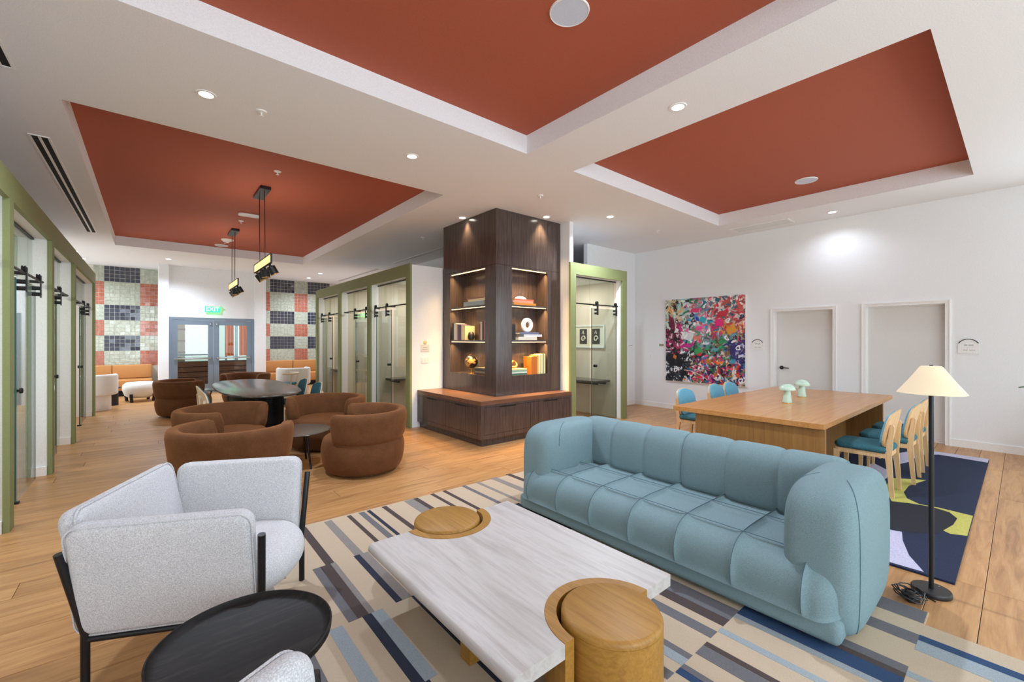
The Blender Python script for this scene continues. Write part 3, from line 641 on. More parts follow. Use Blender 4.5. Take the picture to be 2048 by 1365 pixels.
def cdoor(kind, a, b):
    z0, z1, g = .169, .561, .004; q = (a+b)/2
    if kind == 'y':
        d = obj('cabinet_door', MB().box(a+g, q-.16, PY0, PY0+.018, z0, z1).box(q-.16, q+.16, PY0, PY0+.018, z0, z1-.018).box(q+.16, b-g, PY0, PY0+.018, z0, z1), 'walnut', t); obj('finger_pull', MB().box(q-.158, q+.158, PY0+.004, PY0+.016, z1-.017, z1), 'darkslot', d)
    else:
        d = obj('cabinet_door', MB().box(PX0, PX0+.018, a+g, q-.16, z0, z1).box(PX0, PX0+.018, q-.16, q+.16, z0, z1-.018).box(PX0, PX0+.018, q+.16, b-g, z0, z1), 'walnut', t); obj('finger_pull', MB().box(PX0+.004, PX0+.016, q-.158, q+.158, z1-.017, z1), 'darkslot', d)
cdoor('y', PX0+.06, (PX0+PX1)/2); cdoor('y', (PX0+PX1)/2, PX1-.06); cdoor('x', PY0+.08, 5.96); cdoor('x', 5.96, PY1-.06)
# books and ornaments
def hexc(h): return tuple(int(h[i:i+2], 16) for i in (0, 2, 4))
plain('paper', (238, 230, 212), .9)
def book(lab, loc, rz, w_, th, h_, c, flat, group):
    """upright: th along local x (spine towards -y), depth w_ along y, height h_. flat: lies on its side, th is up"""
    mn = 'cover_%02x%02x%02x' % c
    if mn not in MATS: plain(mn, c, .5)
    t = thing('book', lab, 'book', loc, rz, group); k = .004
    cv = MB(); pg = MB()
    if flat:
        cv.box(-h_/2, h_/2, -w_/2, w_/2, 0, k).box(-h_/2, h_/2, -w_/2, w_/2, th-k, th).box(-h_/2, h_/2, -w_/2, -w_/2+k, k, th-k); pg.box(-h_/2+.004, h_/2-.004, -w_/2+k, w_/2-.004, k, th-k)
    else:
        cv.box(-th/2, -th/2+k, -w_/2, w_/2, 0, h_).box(th/2-k, th/2, -w_/2, w_/2, 0, h_).box(-th/2+k, th/2-k, -w_/2, -w_/2+k, 0, h_); pg.box(-th/2+k, th/2-k, -w_/2+k, w_/2-.004, .004, h_-.004)
    obj('cover', cv, mn, t); obj('page_block', pg, 'paper', t)
z0, z1, z2 = NZ0+.0005, SH[0]+.0005, SH[1]+.0005
LFX, RFY = CX0+.14, CY0+.14   # depth lines of the left and right niches
# right niche: spines face -y (rz 0); left niche: spines face -x (rz -90deg)
def R(lab, x, z, dy, w_, th, h_, c, flat, grp): book(lab, (x, RFY+dy, z), 0, w_, th, h_, hexc(c), flat, grp)
def Lf(lab, y, z, dx, w_, th, h_, c, flat, grp): book(lab, (LFX+dx, y, z), -PI/2, w_, th, h_, hexc(c), flat, grp)
G = 'books on the upper right shelf'
R('orange book at the bottom of the stack, upper shelf of the right niche', 4.80, z2, .0, .2, .04, .5, 'd8892e', True, G); R('pink book in the middle of the stack, upper shelf of the right niche', 4.76, z2+.0405, .0, .19, .035, .46, 'd29a7c', True, G); R('coral book on top of the stack, upper shelf of the right niche', 4.79, z2+.076, .01, .18, .03, .44, 'c4694a', True, G)
tag(obj('ceramic_shell', MB().grid(lambda u, v: (.12*math.cos(2*PI*u)*math.cos(PI/2*v), .07*math.sin(2*PI*u)*math.cos(PI/2*v), .05*math.sin(PI/2*v)), 24, 8, True), 'white', None, 60, (4.78, RFY, z2+.1065)), 'white domed shell ornament on the coral book stack', 'ornament')
G = 'books on the middle right shelf'
R('cream book at the bottom of the pale stack, middle right shelf', 4.85, z1, 0, .22, .055, .42, 'ddd6c8', True, G); R('white book with dark spots in the pale stack, middle right shelf', 4.98, z1+.0555, -.0, .2, .04, .42, 'cfd0d2', True, G); R('blue grey book on top of the pale stack, middle right shelf', 4.9, z1+.096, 0, .2, .035, .44, '6b7590', True, G)
R('black upright book at the left end of the middle right shelf', 4.53, z1, -.01, .2, .09, .26, '1d1c1c', False, G)
tor = MB().grid(lambda u, v: ((.085+.038*math.cos(2*PI*v))*math.cos(2*PI*u), .05*math.sin(2*PI*v)*.8, (.085+.038*math.cos(2*PI*v))*math.sin(2*PI*u)*1.0+.123), 32, 14, True, True)
tag(obj('ring_sculpture', tor, 'white', None, 60, (4.93, RFY, z1+.1315)), 'white ring sculpture on the stack of pale books', 'ornament')
G = 'books on the lower right shelf'
for k, (c, n_, th) in enumerate([('3b6a54', 'dark green book at the bottom of the lower right stack', .03), ('e6e2d6', 'cream book second in the lower right stack', .02), ('7fae94', 'mint green book third in the lower right stack', .03), ('d7c88a', 'straw yellow book on top of the lower right stack', .022)]): R(n_, 4.67, z0+[0, .0305, .051, .0815][k], 0, .2, th, .34, c, True, G)
tag(obj('gold_ornament', MB().tube([(.07*math.cos(a), .02*math.sin(2*a), .07+.05*math.sin(a)) for a in [i*2*PI/24 for i in range(24)]], .018, 8, True), 'gold', None, 60, (4.62, RFY, z0+.1055)), 'small gold knot ornament on green books', 'ornament')
for k, (c, n_, th, h_) in enumerate([('c26a22', 'wide orange upright book on the lower right shelf', .13, .30), ('e0a23a', 'amber upright book beside the orange one', .035, .32), ('efe6c8', 'cream upright book second right of the orange one', .035, .33), ('d9c84e', 'yellow upright book third right of the orange one', .03, .33), ('e8ead8', 'pale upright book fourth right of the orange one', .03, .34), ('8fa06a', 'sage green upright book fifth right of the orange one', .025, .34), ('e9d9a0', 'straw upright book at the right end of the lower right shelf', .035, .34)]):
    R(n_, [4.985, 5.07, 5.106, 5.140, 5.172, 5.202, 5.235][k], z0, -.02, .2, th, h_, c, False, G)
G = 'books on the upper left shelf'
Lf('grey patterned book at the bottom of the stack, upper left shelf', 5.98, z2, 0, .22, .075, .60, '9aa7a6', True, G); Lf('cream book in the middle of the stack, upper left shelf', 5.9, z2+.0755, 0, .2, .04, .52, 'd8c9a4', True, G); Lf('red brown book on top of the stack, upper left shelf', 5.95, z2+.116, .0, .2, .028, .50, '9d6a55', True, G)
G = 'books on the middle left shelf'
for k, (c, n_, th, h_) in enumerate([('2c2f3a', 'black upright book at the left end of the middle left shelf', .05, .30), ('d9d2c2', 'ivory upright book second on the middle left shelf', .055, .30), ('c9c3b4', 'stone coloured upright book third on the middle left shelf', .05, .29), ('7a4a50', 'maroon upright book fourth on the middle left shelf', .04, .28), ('4b4668', 'purple upright book fifth on the middle left shelf', .08, .27), ('e8d2a4', 'tan upright book with dark oval on the middle left shelf', .12, .25)]):
    Lf(n_, [6.60, 6.545, 6.49, 6.443, 6.38, 6.275][k], z1, -.02, .2, th, h_, c, False, G)
tag(obj('vase_pebble', MB().lathe([(0, 0), (.05, .005), (.062, .06), (.045, .13), (.0, .15)], 0, 0, 20), 'black', None, 60, (CX0+.08, 6.12, z1)), 'small dark pebble vase in front of the tan book', 'ornament')
for k, (c, n_, th, h_) in enumerate([('8a5a3a', 'brown upright book in the right group of the middle left shelf', .04, .27), ('c9b9a2', 'sand upright book in the right group of the middle left shelf', .05, .30), ('3b3134', 'dark brown upright book in the right group of the middle left shelf', .04, .31), ('b46a66', 'rose upright book at the right end of the middle left shelf', .03, .31)]):
    Lf(n_, [5.79, 5.742, 5.694, 5.655][k], z1, -.02, .2, th, h_, c, False, G)
gl = thing('desk_globe', 'black and gold desk globe on the lower left shelf', 'globe', (LFX, 6.2, z0))
m, nt, b = newmat('globe'); n = noise(nt, coords(nt), 9, 4); lk(nt, ramp(nt, n, [(.49, S(24, 24, 26)), (.53, S(190, 140, 70))]), b.inputs['Base Color']); b.inputs['Roughness'].default_value = .3
obj('ball', MB().grid(lambda u, v: (.115*math.sin(PI*v)*math.cos(2*PI*u), .115*math.sin(PI*v)*math.sin(2*PI*u), .2-.115*math.cos(PI*v)), 32, 20, True), 'globe', gl, 60); obj('stand', MB().lathe([(0, 0), (.06, 0), (.055, .012), (.012, .02), (.01, .084), (0, .084)], 0, 0, 20), 'gold', gl, 40); obj('meridian', MB().tube([(0, .128*math.cos(a), .2+.128*math.sin(a)) for a in [(-.5+i/14)*PI for i in range(15)]], .006, 6), 'gold', gl, 40)
G = 'books on the lower left shelf'
for k, (c, n_, th) in enumerate([('4a2f22', 'dark brown flat book at the bottom of the lower left stack', .03), ('7c6a58', 'taupe flat book second in the lower left stack', .03), ('23262a', 'black flat book third in the lower left stack', .03), ('5c5a4e', 'olive grey flat book on top of the lower left stack', .025)]): Lf(n_, 5.80, z0+k*.0305, 0, .2, th, .34, c, True, G)
tag(obj('bronze_ring', MB().tube([(.02, .055*math.cos(a), .06+.055*math.sin(a)) for a in [i*2*PI/20 for i in range(20)]], .014, 8, True), 'gold', None, 60, (LFX, 5.72, z0+.132)), 'bronze ring ornament on dark flat books, lower left shelf', 'ornament')

# ================================================================== RUGS
t = thing('striped_rug', 'beige rug with broken grey, brown and blue stripes under the coffee table', 'rug', (0, 0, 0))
RZ = .010
obj('pile', MB().prism([(.48, -1.2), (3.2, -1.2), (3.2, .34), (3.36, .34), (3.36, 3.76), (.48, 3.85)], .0005, RZ), 'rugbeige', t)
B1, B2, B3, B4, B5, B6 = (3.795, 3.06), (3.06, 2.36), (2.36, 1.73), (1.73, 1.035), (1.035, .345), (.345, -.4)
STR = {B1: [('brown', .915, .972), ('gray', 1.115, 1.175), ('brown', 1.305, 1.338), ('slate', 1.408, 1.456), ('navy', 1.482, 1.512), ('brown', 1.622, 1.664), ('gray', 1.842, 1.938), ('brown', 1.938, 1.985), ('brown', 2.125, 2.162), ('brown', 2.263, 2.302), ('slate', 2.495, 2.538), ('gray', 2.675, 2.715), ('gray', 2.88, 2.955), ('brown', 3.098, 3.155), ('slate', .60, .67)],
       B2: [('slate', .825, .875), ('brown', .875, .938), ('gray', .938, .972), ('navy', 1.1, 1.14), ('gray', 1.14, 1.20), ('brown', 1.38, 1.44), ('slate', 1.7, 1.78), ('gray', 2.2, 2.28), ('brown', 2.36, 2.4), ('navy', 2.6, 2.65), ('gray', .52, .58)],
       B3: [('sky', .715, .785), ('navy', .895, .945), ('sky', .945, 1.01), ('navy', 1.192, 1.224), ('slate', .562, .608), ('brown', .54, .562), ('gray', 1.5, 1.6), ('slate', 1.85, 1.93), ('brown', 2.1, 2.15), ('sky', 2.35, 2.42), ('slate', 2.5, 2.56)],
       B4: [('navy', 1.186, 1.248), ('gray', 1.248, 1.276), ('slate', 2.432, 2.556), ('brown', 2.352, 2.43), ('slate', 2.21, 2.285), ('slate', 1.98, 2.022), ('sky', 1.92, 1.98), ('slate', 1.79, 1.85), ('brown', 1.4, 1.46), ('navy', .9, .96), ('gray', .6, .7)],
       B5: [('blue', 2.52, 2.622), ('brown', 2.622, 2.665), ('slate', 2.665, 2.73), ('slate', 2.96, 3.066), ('slate', 3.205, 3.355), ('sky', 2.474, 2.516), ('sky', 2.285, 2.33), ('brown', 2.13, 2.164), ('slate', 2.043, 2.126), ('slate', 1.897, 1.934), ('blue', 1.855, 1.897), ('navy', 1.5, 1.58), ('sky', 1.2, 1.3)],
       B6: [('blue', 3.006, 3.064), ('sky', 2.9, 3.006), ('sky', 2.645, 2.69), ('brown', 2.3, 2.36), ('navy', 2.0, 2.08)]}
for (ya, yb), ls in STR.items():
    for c, a, b in ls: obj('stripe', MB().prism([(a, yb), (b, yb), (b+.006, ya), (a+.004, ya)], .004, RZ+.0012), 'rug_'+c, t)
t = thing('dining_rug', 'navy rug with yellow and lavender shapes under the dining table', 'rug', (0, 0, 0))
obj('pile', MB().prism([(3.88, .275), (8.26, .275), (8.26, 2.68), (3.88, 2.68)], .0005, .014), 'dnavy', t)
for c, pl in (('dyellow', [(5.39, .8), (5.49, .83), (5.7, .9), (6.28, .95), (6.49, .68), (6.1, .77), (5.8, .77), (5.6, .72), (5.49, .62), (5.51, .49), (5.49, .35), (5.48, .278), (4.89, .278), (4.84, .37), (4.88, .41), (5.09, .37), (5.3, .36), (5.44, .42), (5.49, .54), (5.45, .69)]),
              ('dlav', [(4.7, .95), (4.57, .68), (4.59, .62), (4.4, .59), (4.13, .52), (3.91, .42), (3.89, .95)]),
              ('dlav', [(8.25, .93), (8.25, .278), (8.0, .28), (8.06, .72), (7.87, .88), (7.29, .92), (7.0, 1.0), (7.43, 1.1), (7.67, 1.1)]),
              ('dlav', [(5.9, 1.0), (6.3, 1.25), (6.9, 1.2), (6.6, 1.0), (6.25, .97)]),
              ('dchar', [(5.385, .8), (5.445, .69), (5.485, .54), (5.435, .42), (5.3, .363), (5.09, .373), (4.88, .413), (4.76, .43), (4.61, .61), (4.6, .75), (5.0, .9)])):
    obj('pattern_shape', MB().prism(pl, .006, .0155), c, t)

# ================================================================== SOFA
t = thing('sofa', 'long teal blue tufted sofa with rounded arms', 'sofa', (3.02, 1.76, .0115))
SEG = .345
def smooth_path(pts, n):
    pts = [Vector((p[0], 0, p[1])) for p in pts]; out = []
    for i in range(len(pts)-1):
        p0 = pts[max(i-1, 0)]; p1 = pts[i]; p2 = pts[i+1]; p3 = pts[min(i+2, len(pts)-1)]
        for k in range(n):
            q = k/n; out.append(.5*((2*p1)+(p2-p0)*q+(2*p0-5*p1+4*p2-p3)*q*q+(3*p1-p0-3*p2+p3)*q**3))
    out.append(pts[-1]); return out
def puff(a, p=7): a = a-math.floor(a); return max(0, 1-abs(2*a-1)**p)
def swept(profile, n, y0, y1, ny, breaks, amp, endr, core, off=0, edge0=True):
    P = smooth_path(profile, n); K = len(P); cum = [0]
    for i in range(1, K): cum.append(cum[-1]+(P[i]-P[i-1]).length)
    cum = [c/cum[-1] for c in cum]; N = []
    for i in range(K):
        d = (P[min(i+1, K-1)]-P[max(i-1, 0)]).normalized(); N.append(Vector((-d.z, 0, d.x)))
    br = list(breaks)
    def fn(u, v):
        i = min(K-1, int(round(u*(K-1)))); y = y0+(y1-y0)*v; c = cum[i]
        for k in range(len(br)-1):
            if br[k] <= c <= br[k+1]+1e-6: b = (c-br[k])/(br[k+1]-br[k]); pb = max(0, 1-abs(2*b-1)**9); break
        else: pb = 0
        pa = puff((y-off)/SEG)
        d = amp*(pa**.8)*(pb**.7)
        p = P[i]+N[i]*d
        ed = min(y-y0, y1-y)
        if ed < endr:
            k = math.sqrt(max(0, 1-((endr-ed)/endr)**2)); k = .35+.65*k; cc = Vector((core[0], 0, core[1])); p = cc+(p-cc)*k
        return (p.x, y, p.z)
    return MB().grid(fn, K, ny)
seatp = [(.30, .385), (.18, .40), (-.05, .405), (-.25, .405), (-.38, .39), (-.455, .345), (-.495, .27), (-.50, .19), (-.485, .13)]
mb = swept(seatp, 12, -1.225, 1.225, 285, [0, .28, .62, 1.0], .032, .14, (.05, .24))
for side in (-1.2249, 1.2249):
    pts = smooth_path(seatp, 6); o_ = len(mb.v); cc = Vector((.05, 0, .24)); ring = [cc+(p-cc)*.35 for p in pts]
    mb.add([(p.x, side, p.z) for p in ring]+[(.15, side, .16)], [tuple(range(len(ring)+1)) if side > 0 else tuple(reversed(range(len(ring)+1)))])
seat = obj('seat', mb, 'sofa', t, 70)
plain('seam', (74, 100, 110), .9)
def seam_lines(parent, profile, n, ks, rows, brk, amp, lo, hi, lift=.0005):
    P = smooth_path(profile, n); K = len(P); cum = [0]
    for i in range(1, K): cum.append(cum[-1]+(P[i]-P[i-1]).length)
    cum = [c/cum[-1] for c in cum]
    for k in ks:
        i0 = next(i for i in range(K) if cum[i] >= lo); i1 = max(i for i in range(K) if cum[i] <= hi)
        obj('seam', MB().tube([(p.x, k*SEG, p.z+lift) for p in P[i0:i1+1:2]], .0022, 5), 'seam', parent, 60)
    for c in rows:
        i = min(range(K), key=lambda q: abs(cum[q]-c)); p = P[i]
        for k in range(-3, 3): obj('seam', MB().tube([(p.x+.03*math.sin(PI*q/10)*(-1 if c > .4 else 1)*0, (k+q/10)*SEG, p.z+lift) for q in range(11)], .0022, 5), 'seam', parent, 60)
seam_lines(seat, seatp, 12, range(-3, 4), (.28, .62), None, .026, .02, .99)
obj('plinth', MB().rbox(-.455, .46, -1.19, 1.19, .022, .145, .035, 4), 'sofa', t, 50)
plain('leg_dark', (40, 36, 34), .5)
for sx in (-.36, .36):
    for sy in (-1.05, 1.05): obj('leg', MB().cyl(sx, sy, 0, .03, .03, 12), 'leg_dark', t, 40)
backp = [(.235, .36), (.225, .48), (.235, .60), (.265, .70), (.33, .755), (.42, .755), (.49, .70), (.515, .58), (.52, .35), (.51, .12), (.49, .05)]
mb = swept(backp, 10, -1.05, 1.05, 261, [0, .44, 1.0], .02, .01, (.37, .4)); bk_ = obj('backrest', mb, 'sofa', t, 70); seam_lines(bk_, backp, 10, range(-2, 3), (), None, .02, .02, .98)
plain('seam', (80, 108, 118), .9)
def arm_fn(x0, x1, y0, y1, z0, z1, e1=.46, e2=.44):
    """block with domed top and nearly straight sides"""
    def fn(th, ph):
        ee = e1 if ph > 0 else .16
        c = spt(math.cos(ph), ee); x = c*spt(math.cos(th), e2); y = c*spt(math.sin(th), e2); zs = spt(math.sin(ph), e1 if ph > 0 else .5)
        zm = z0+(z1-z0)*.50; z = zm+zs*((z1-zm) if zs > 0 else (zm-z0))
        b = 1+.03*math.cos(PI*zs*.5)
        return ((x0+x1)/2+x*(x1-x0)/2, (y0+y1)/2+y*(y1-y0)/2*b, z)
    return fn
for s_ in (-1, 1):
    ya, yb = (.89, 1.25) if s_ > 0 else (-1.25, -.89)
    fn = arm_fn(-.41, .53, ya, yb, .02, .77)
    ar = obj('arm', MB().grid(lambda u, v: fn(-PI+2*PI*u, -PI/2+PI*v), 96, 48, True), 'sofa', t, 80)
    th0 = s_*.70*PI
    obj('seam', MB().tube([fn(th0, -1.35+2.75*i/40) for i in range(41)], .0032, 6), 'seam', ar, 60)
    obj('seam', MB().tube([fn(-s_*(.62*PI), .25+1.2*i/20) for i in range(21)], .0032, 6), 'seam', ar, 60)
# ================================================================== COFFEE TABLE WITH TWO STOOLS
t = thing('coffee_table', 'low travertine coffee table with ochre wood cut-outs at both ends', 'table', (1.48, 1.785, .0115))
TX, TY, TZ0, TZ1 = .52, .645, .30, .358; RC = .282; CXF, CXN = .015, .03
def arc(cx, cy, r, a0, a1, n=28): return [(cx+r*math.cos(a0+(a1-a0)*i/n), cy+r*math.sin(a0+(a1-a0)*i/n)) for i in range(n+1)]
out = [(-TX, TY), (-TX, -TY)]
a_ = arc(CXN, -TY, RC, PI, 0); b_ = arc(CXF, TY, RC, 0, -PI)
poly = [(-TX, -TY)]+a_+[(TX, -TY), (TX, TY)]+b_+[(-TX, TY)]
bm = bmesh.new(); vs = [bm.verts.new((x, y, TZ0)) for x, y in poly]; f = bm.faces.new(vs); r = bmesh.ops.extrude_face_region(bm, geom=[f])
for v in [g for g in r['geom'] if isinstance(g, bmesh.types.BMVert)]: v.co.z = TZ1
bmesh.ops.recalc_face_normals(bm, faces=bm.faces)
ed = [e for e in bm.edges if abs(e.verts[0].co.x+TX) < 1e-5 and abs(e.verts[1].co.x+TX) < 1e-5 and abs(e.verts[0].co.z-e.verts[1].co.z) < 1e-5]
bmesh.ops.bevel(bm, geom=ed, offset=.027, segments=5, affect='EDGES', profile=.5)
me = bpy.data.meshes.new('slab'); bm.to_mesh(me); bm.free(); me.materials.append(MATS['marble']); me.shade_smooth(); me.set_sharp_from_angle(angle=math.radians(35))
inst('slab', me, t)
for cx, cy, a0, a1 in ((CXN, -TY, PI, 0), (CXF, TY, -PI, 0)):
    o1 = arc(cx, cy, RC-.001, a0, a1); i1 = arc(cx, cy, RC-.052, a1, a0)
    obj('wood_collar', MB().prism(o1+i1, 0, TZ1+.002), 'ochre', t)
obj('leg', MB().box(-.33, -.25, -.11, -.03, 0, TZ0), 'ochre', t); obj('leg', MB().box(.30, .38, -.05, .03, 0, TZ0), 'ochre', t)
obj('stretcher', MB().box(-.25, .30, -.08, -.0, .22, TZ0-.001), 'ochre', t)
def stool(x, y, lab, h):
    s = thing('drum_stool', lab, 'stool', (x, y, .0115), 0, 'ochre drum stools'); r = .213
    obj('drum', MB().lathe([(r-.004, 0), (r, .004), (r, h-.03)], 0, 0, 56), 'ochre', s, 40)
    obj('top', MB().lathe([(r, h-.029), (r, h-.018), (r-.006, h-.006), (r-.018, h), (0, h)], 0, 0, 56), 'ochre', s, 60)
stool(1.51, 1.135, 'ochre wood drum stool in the near cut-out of the coffee table', .385); stool(1.49, 2.43, 'ochre wood drum stool in the far cut-out of the coffee table', .372)

# ================================================================== GREY ARMCHAIRS, TRAY TABLE
def armchair(lab, loc, rz):
    """local: faces +x, width along y"""
    t = thing('armchair', lab, 'armchair', loc, rz, 'grey armchairs')
    wy, xb, xf = .40, -.34, .33
    # posts lean outwards towards the top
    for sx, sy in ((-1, -1), (-1, 1), (1, -1), (1, 1)):
        x0 = xb if sx < 0 else xf; zt = .67
        obj('leg', MB().tube([(x0+sx*.0, sy*wy, 0), (x0, sy*wy, .30), (x0+(-.05 if sx < 0 else .02), sy*(wy+.068), zt)], .0165, 12), 'blackmetal', t, 60)
    fr = MB()
    for a, b in (((xb, -wy, .27), (xf, -wy, .27)), ((xb, wy, .27), (xf, wy, .27)), ((xb, -wy, .27), (xb, wy, .27)), ((xf-.08, -wy, .27), (xf-.08, wy, .27))): fr.tube([a, b], .013, 8)
    obj('seat_frame', fr, 'blackmetal', t, 60)
    def panel(L, h_, th, M, name='panel'):
        pl = rrect(L, h_, .058, 8); o = obj(name, cushion(pl, th, .012).xf(M), 'boucle', t, 70)
        pt = [tuple(M @ Vector((x*.992, y*.985, th*.36))) for x, y in pl]; obj('piping', MB().tube(pt, .0045, 6, True), 'boucle', o, 60); return o
    H_ = .50; lean = math.atan2(.075, .445)
    for s in (-1, 1):
        # side panel: spans rear to front post, leaning outwards
        M = Matrix.Translation((-.03, s*(wy+.012), .535)) @ Matrix.Rotation(-s*lean, 4, 'X') @ Matrix.Rotation(PI/2, 4, 'X')
        if s > 0: M = M @ Matrix.Rotation(PI, 4, 'Y')
        panel(.69, H_, .085, M, 'side_panel')
    M = Matrix.Translation((xb-.025, 0, .555)) @ Matrix.Rotation(-math.atan2(.10, .445), 4, 'Y') @ Matrix.Rotation(PI/2, 4, 'Z') @ Matrix.Rotation(PI/2, 4, 'X')
    panel(.80, .52, .09, M, 'back_panel')
    sp = [(-.33, -.36), (.12, -.365)]+[(.12+.27*math.sin(a), -.365*math.cos(a)) for a in [PI*i/18 for i in range(1, 18)]]+[(.12, .365), (-.33, .36)]
    obj('seat', cushion([(x, y) for x, y in sp], .15, .03).xf(Matrix.Translation((.03, 0, .365))), 'boucle', t, 70)
    return t
a1 = armchair('pale grey boucle armchair with black posts at left', (.27, 2.76, .0115), math.radians(-26))
dup(a1, (.215, .615, .0115), math.radians(26), 'pale grey boucle armchair cut off by the bottom picture edge')
t = thing('tray_table', 'round black ash tray side table in front of the grey armchair', 'table', (.255, 1.745, 0))
obj('tray', MB().lathe([(0, .478), (.2, .478), (.262, .482), (.275, .495), (.277, .517), (.271, .519), (.264, .503), (.245, .4935), (0, .493)], 0, 0, 64), 'blackwood', t, 50)
for k in range(3):
    a = k*2*PI/3+.4; obj('leg', MB().tube([(.06*math.cos(a), .06*math.sin(a), .478), (.10*math.cos(a), .10*math.sin(a), .2), (.2*math.cos(a), .2*math.sin(a), 0)], .011, 10), 'blackmetal', t, 60)

# ================================================================== BROWN SWIVEL CHAIRS
def swivel(lab, loc, rz, grp):
    t = thing('swivel_chair', lab, 'armchair', loc, rz, grp)
    obj('swivel_base', MB().lathe([(0, 0), (.30, 0), (.30, .03), (0, .03)], 0, 0, 28), 'black', t, 40)
    mb = MB(); prof = [(.0, .03), (.38, .03), (.43, .05), (.465, .16), (.475, .28), (.455, .38), (.43, .415), (.38, .43), (.2, .445), (0, .45)]
    P = smooth_path([(r, z) for r, z in prof[1:]], 3); P = [(max(p.x, 0), p.z) for p in P]
    n = 56; vs = []; fs = []; k = len(P)
    for i in range(n):
        a = 2*PI*i/n
        for r, z in P: vs.append((r*1.0*math.cos(a), r*1.06*math.sin(a), z))
    for i in range(n):
        j = (i+1) % n
        for q in range(k-1): fs.append((i*k+q, j*k+q, j*k+q+1, i*k+q+1))
    fs.append(tuple(i*k for i in reversed(range(n)))); mb.add(vs, fs); obj('seat', mb, 'velvet', t, 70)
    # back: rounded section swept round the rear
    A0, A1 = math.radians(52), math.radians(308)
    sec = []
    for x, z in rrect(1, 1, .28, 5): sec.append((x, z))
    def fn(u, v):
        a = A0+(A1-A0)*u; i = int(round(v*len(sec))) % len(sec); sx, sz = sec[i]
        e = min(u, 1-u)*(A1-A0)*.45; k = 1 if e > .06 else math.sqrt(max(0, 1-((.06-e)/.06)**2))*.75+.25
        z = .375+(.5+sz*k)*.345; zz = (z-.375)/.345
        r = .40+.05*zz+sx*k*(.155-.03*zz)
        return (r*math.cos(a), r*1.08*math.sin(a), z)
    mb = MB().grid(fn, 64, len(sec), False, True); ns = len(sec); mb.f.append(tuple(range(ns))); mb.f.append(tuple(reversed(range(63*ns, 64*ns)))); obj('back_wrap', mb, 'velvet', t, 60)
    return t
G = 'brown swivel chairs around the low black table'; gc = (1.34, 5.76)
def face(x, y, c=gc): return math.atan2(c[1]-y, c[0]-x)
s1 = swivel('brown velvet swivel chair nearest the grey armchair, left of low table', (.62, 4.99, 0), face(.62, 4.99), G)
dup(s1, (1.97, 5.12, 0), face(1.97, 5.12)+.25, 'brown velvet swivel chair nearest the striped rug, right of low table', G)
dup(s1, (.70, 6.35, 0), face(.70, 6.35), 'brown velvet swivel chair behind the left one at the low table', G)
dup(s1, (1.97, 6.55, 0), face(1.97, 6.55), 'brown velvet swivel chair behind the low table, beside the ribbed table', G)
dup(s1, (.53, 11.15, 0), .1, 'brown velvet swivel chair standing alone at far left near the pilaster', 'brown swivel chairs near the exit')
dup(s1, (1.80, 12.35, 0), face(1.80, 12.35, (1.3, 11.6)), 'brown velvet swivel chair half hidden behind the ribbed table', 'brown swivel chairs near the exit')
def lowtable(lab, loc, r, h):
    t = thing('low_table', lab, 'table', loc); obj('top', MB().lathe([(0, h-.018), (r-.012, h-.018), (r, h-.008), (r-.004, h), (0, h)], 0, 0, 48), 'darktop', t, 40)
    for k in range(3):
        a = k*2*PI/3-1.2; obj('leg', MB().tube([(r*.55*math.cos(a), r*.55*math.sin(a), h-.018), (r*.75*math.cos(a), r*.75*math.sin(a), 0)], .012, 10), 'blackmetal', t, 60)
lowtable('round low black table between the four brown chairs', (1.36, 5.76, 0), .40, .44)
lowtable('small round low table beside the far left brown chair', (1.25, 11.75, 0), .36, .44)
# long ribbed table
t = thing('ribbed_table', 'long oval dark table on a fluted black base', 'table', (1.36, 8.45, 0))
pl = superell(.56, 1.58, 72, 2.7); mb = MB(); n = len(pl); vs = []; fs = []
lev = [(.97, .72), (.995, .73), (1, .742), (.995, .755), (.985, .76)]
for k, z in lev: vs += [(x*k, y*k, z) for x, y in pl]
for i in range(len(lev)-1):
    for q in range(n): fs.append((i*n+q, i*n+(q+1) % n, (i+1)*n+(q+1) % n, (i+1)*n+q))
fs += [tuple(reversed(range(n))), tuple(range((len(lev)-1)*n, len(lev)*n))]; obj('tabletop', mb.add(vs, fs), 'darktop', t, 40)
pl = []
base = superell(.325, 1.3, 480, 2.4)
for i, (x, y) in enumerate(base):
    k = 1-.018*(1 if (i//2) % 2 else 0); pl.append((x*k, y*(1-.005*((i//2) % 2))))
obj('fluted_base', MB().prism(pl, 0, .719), 'blackwood', t)

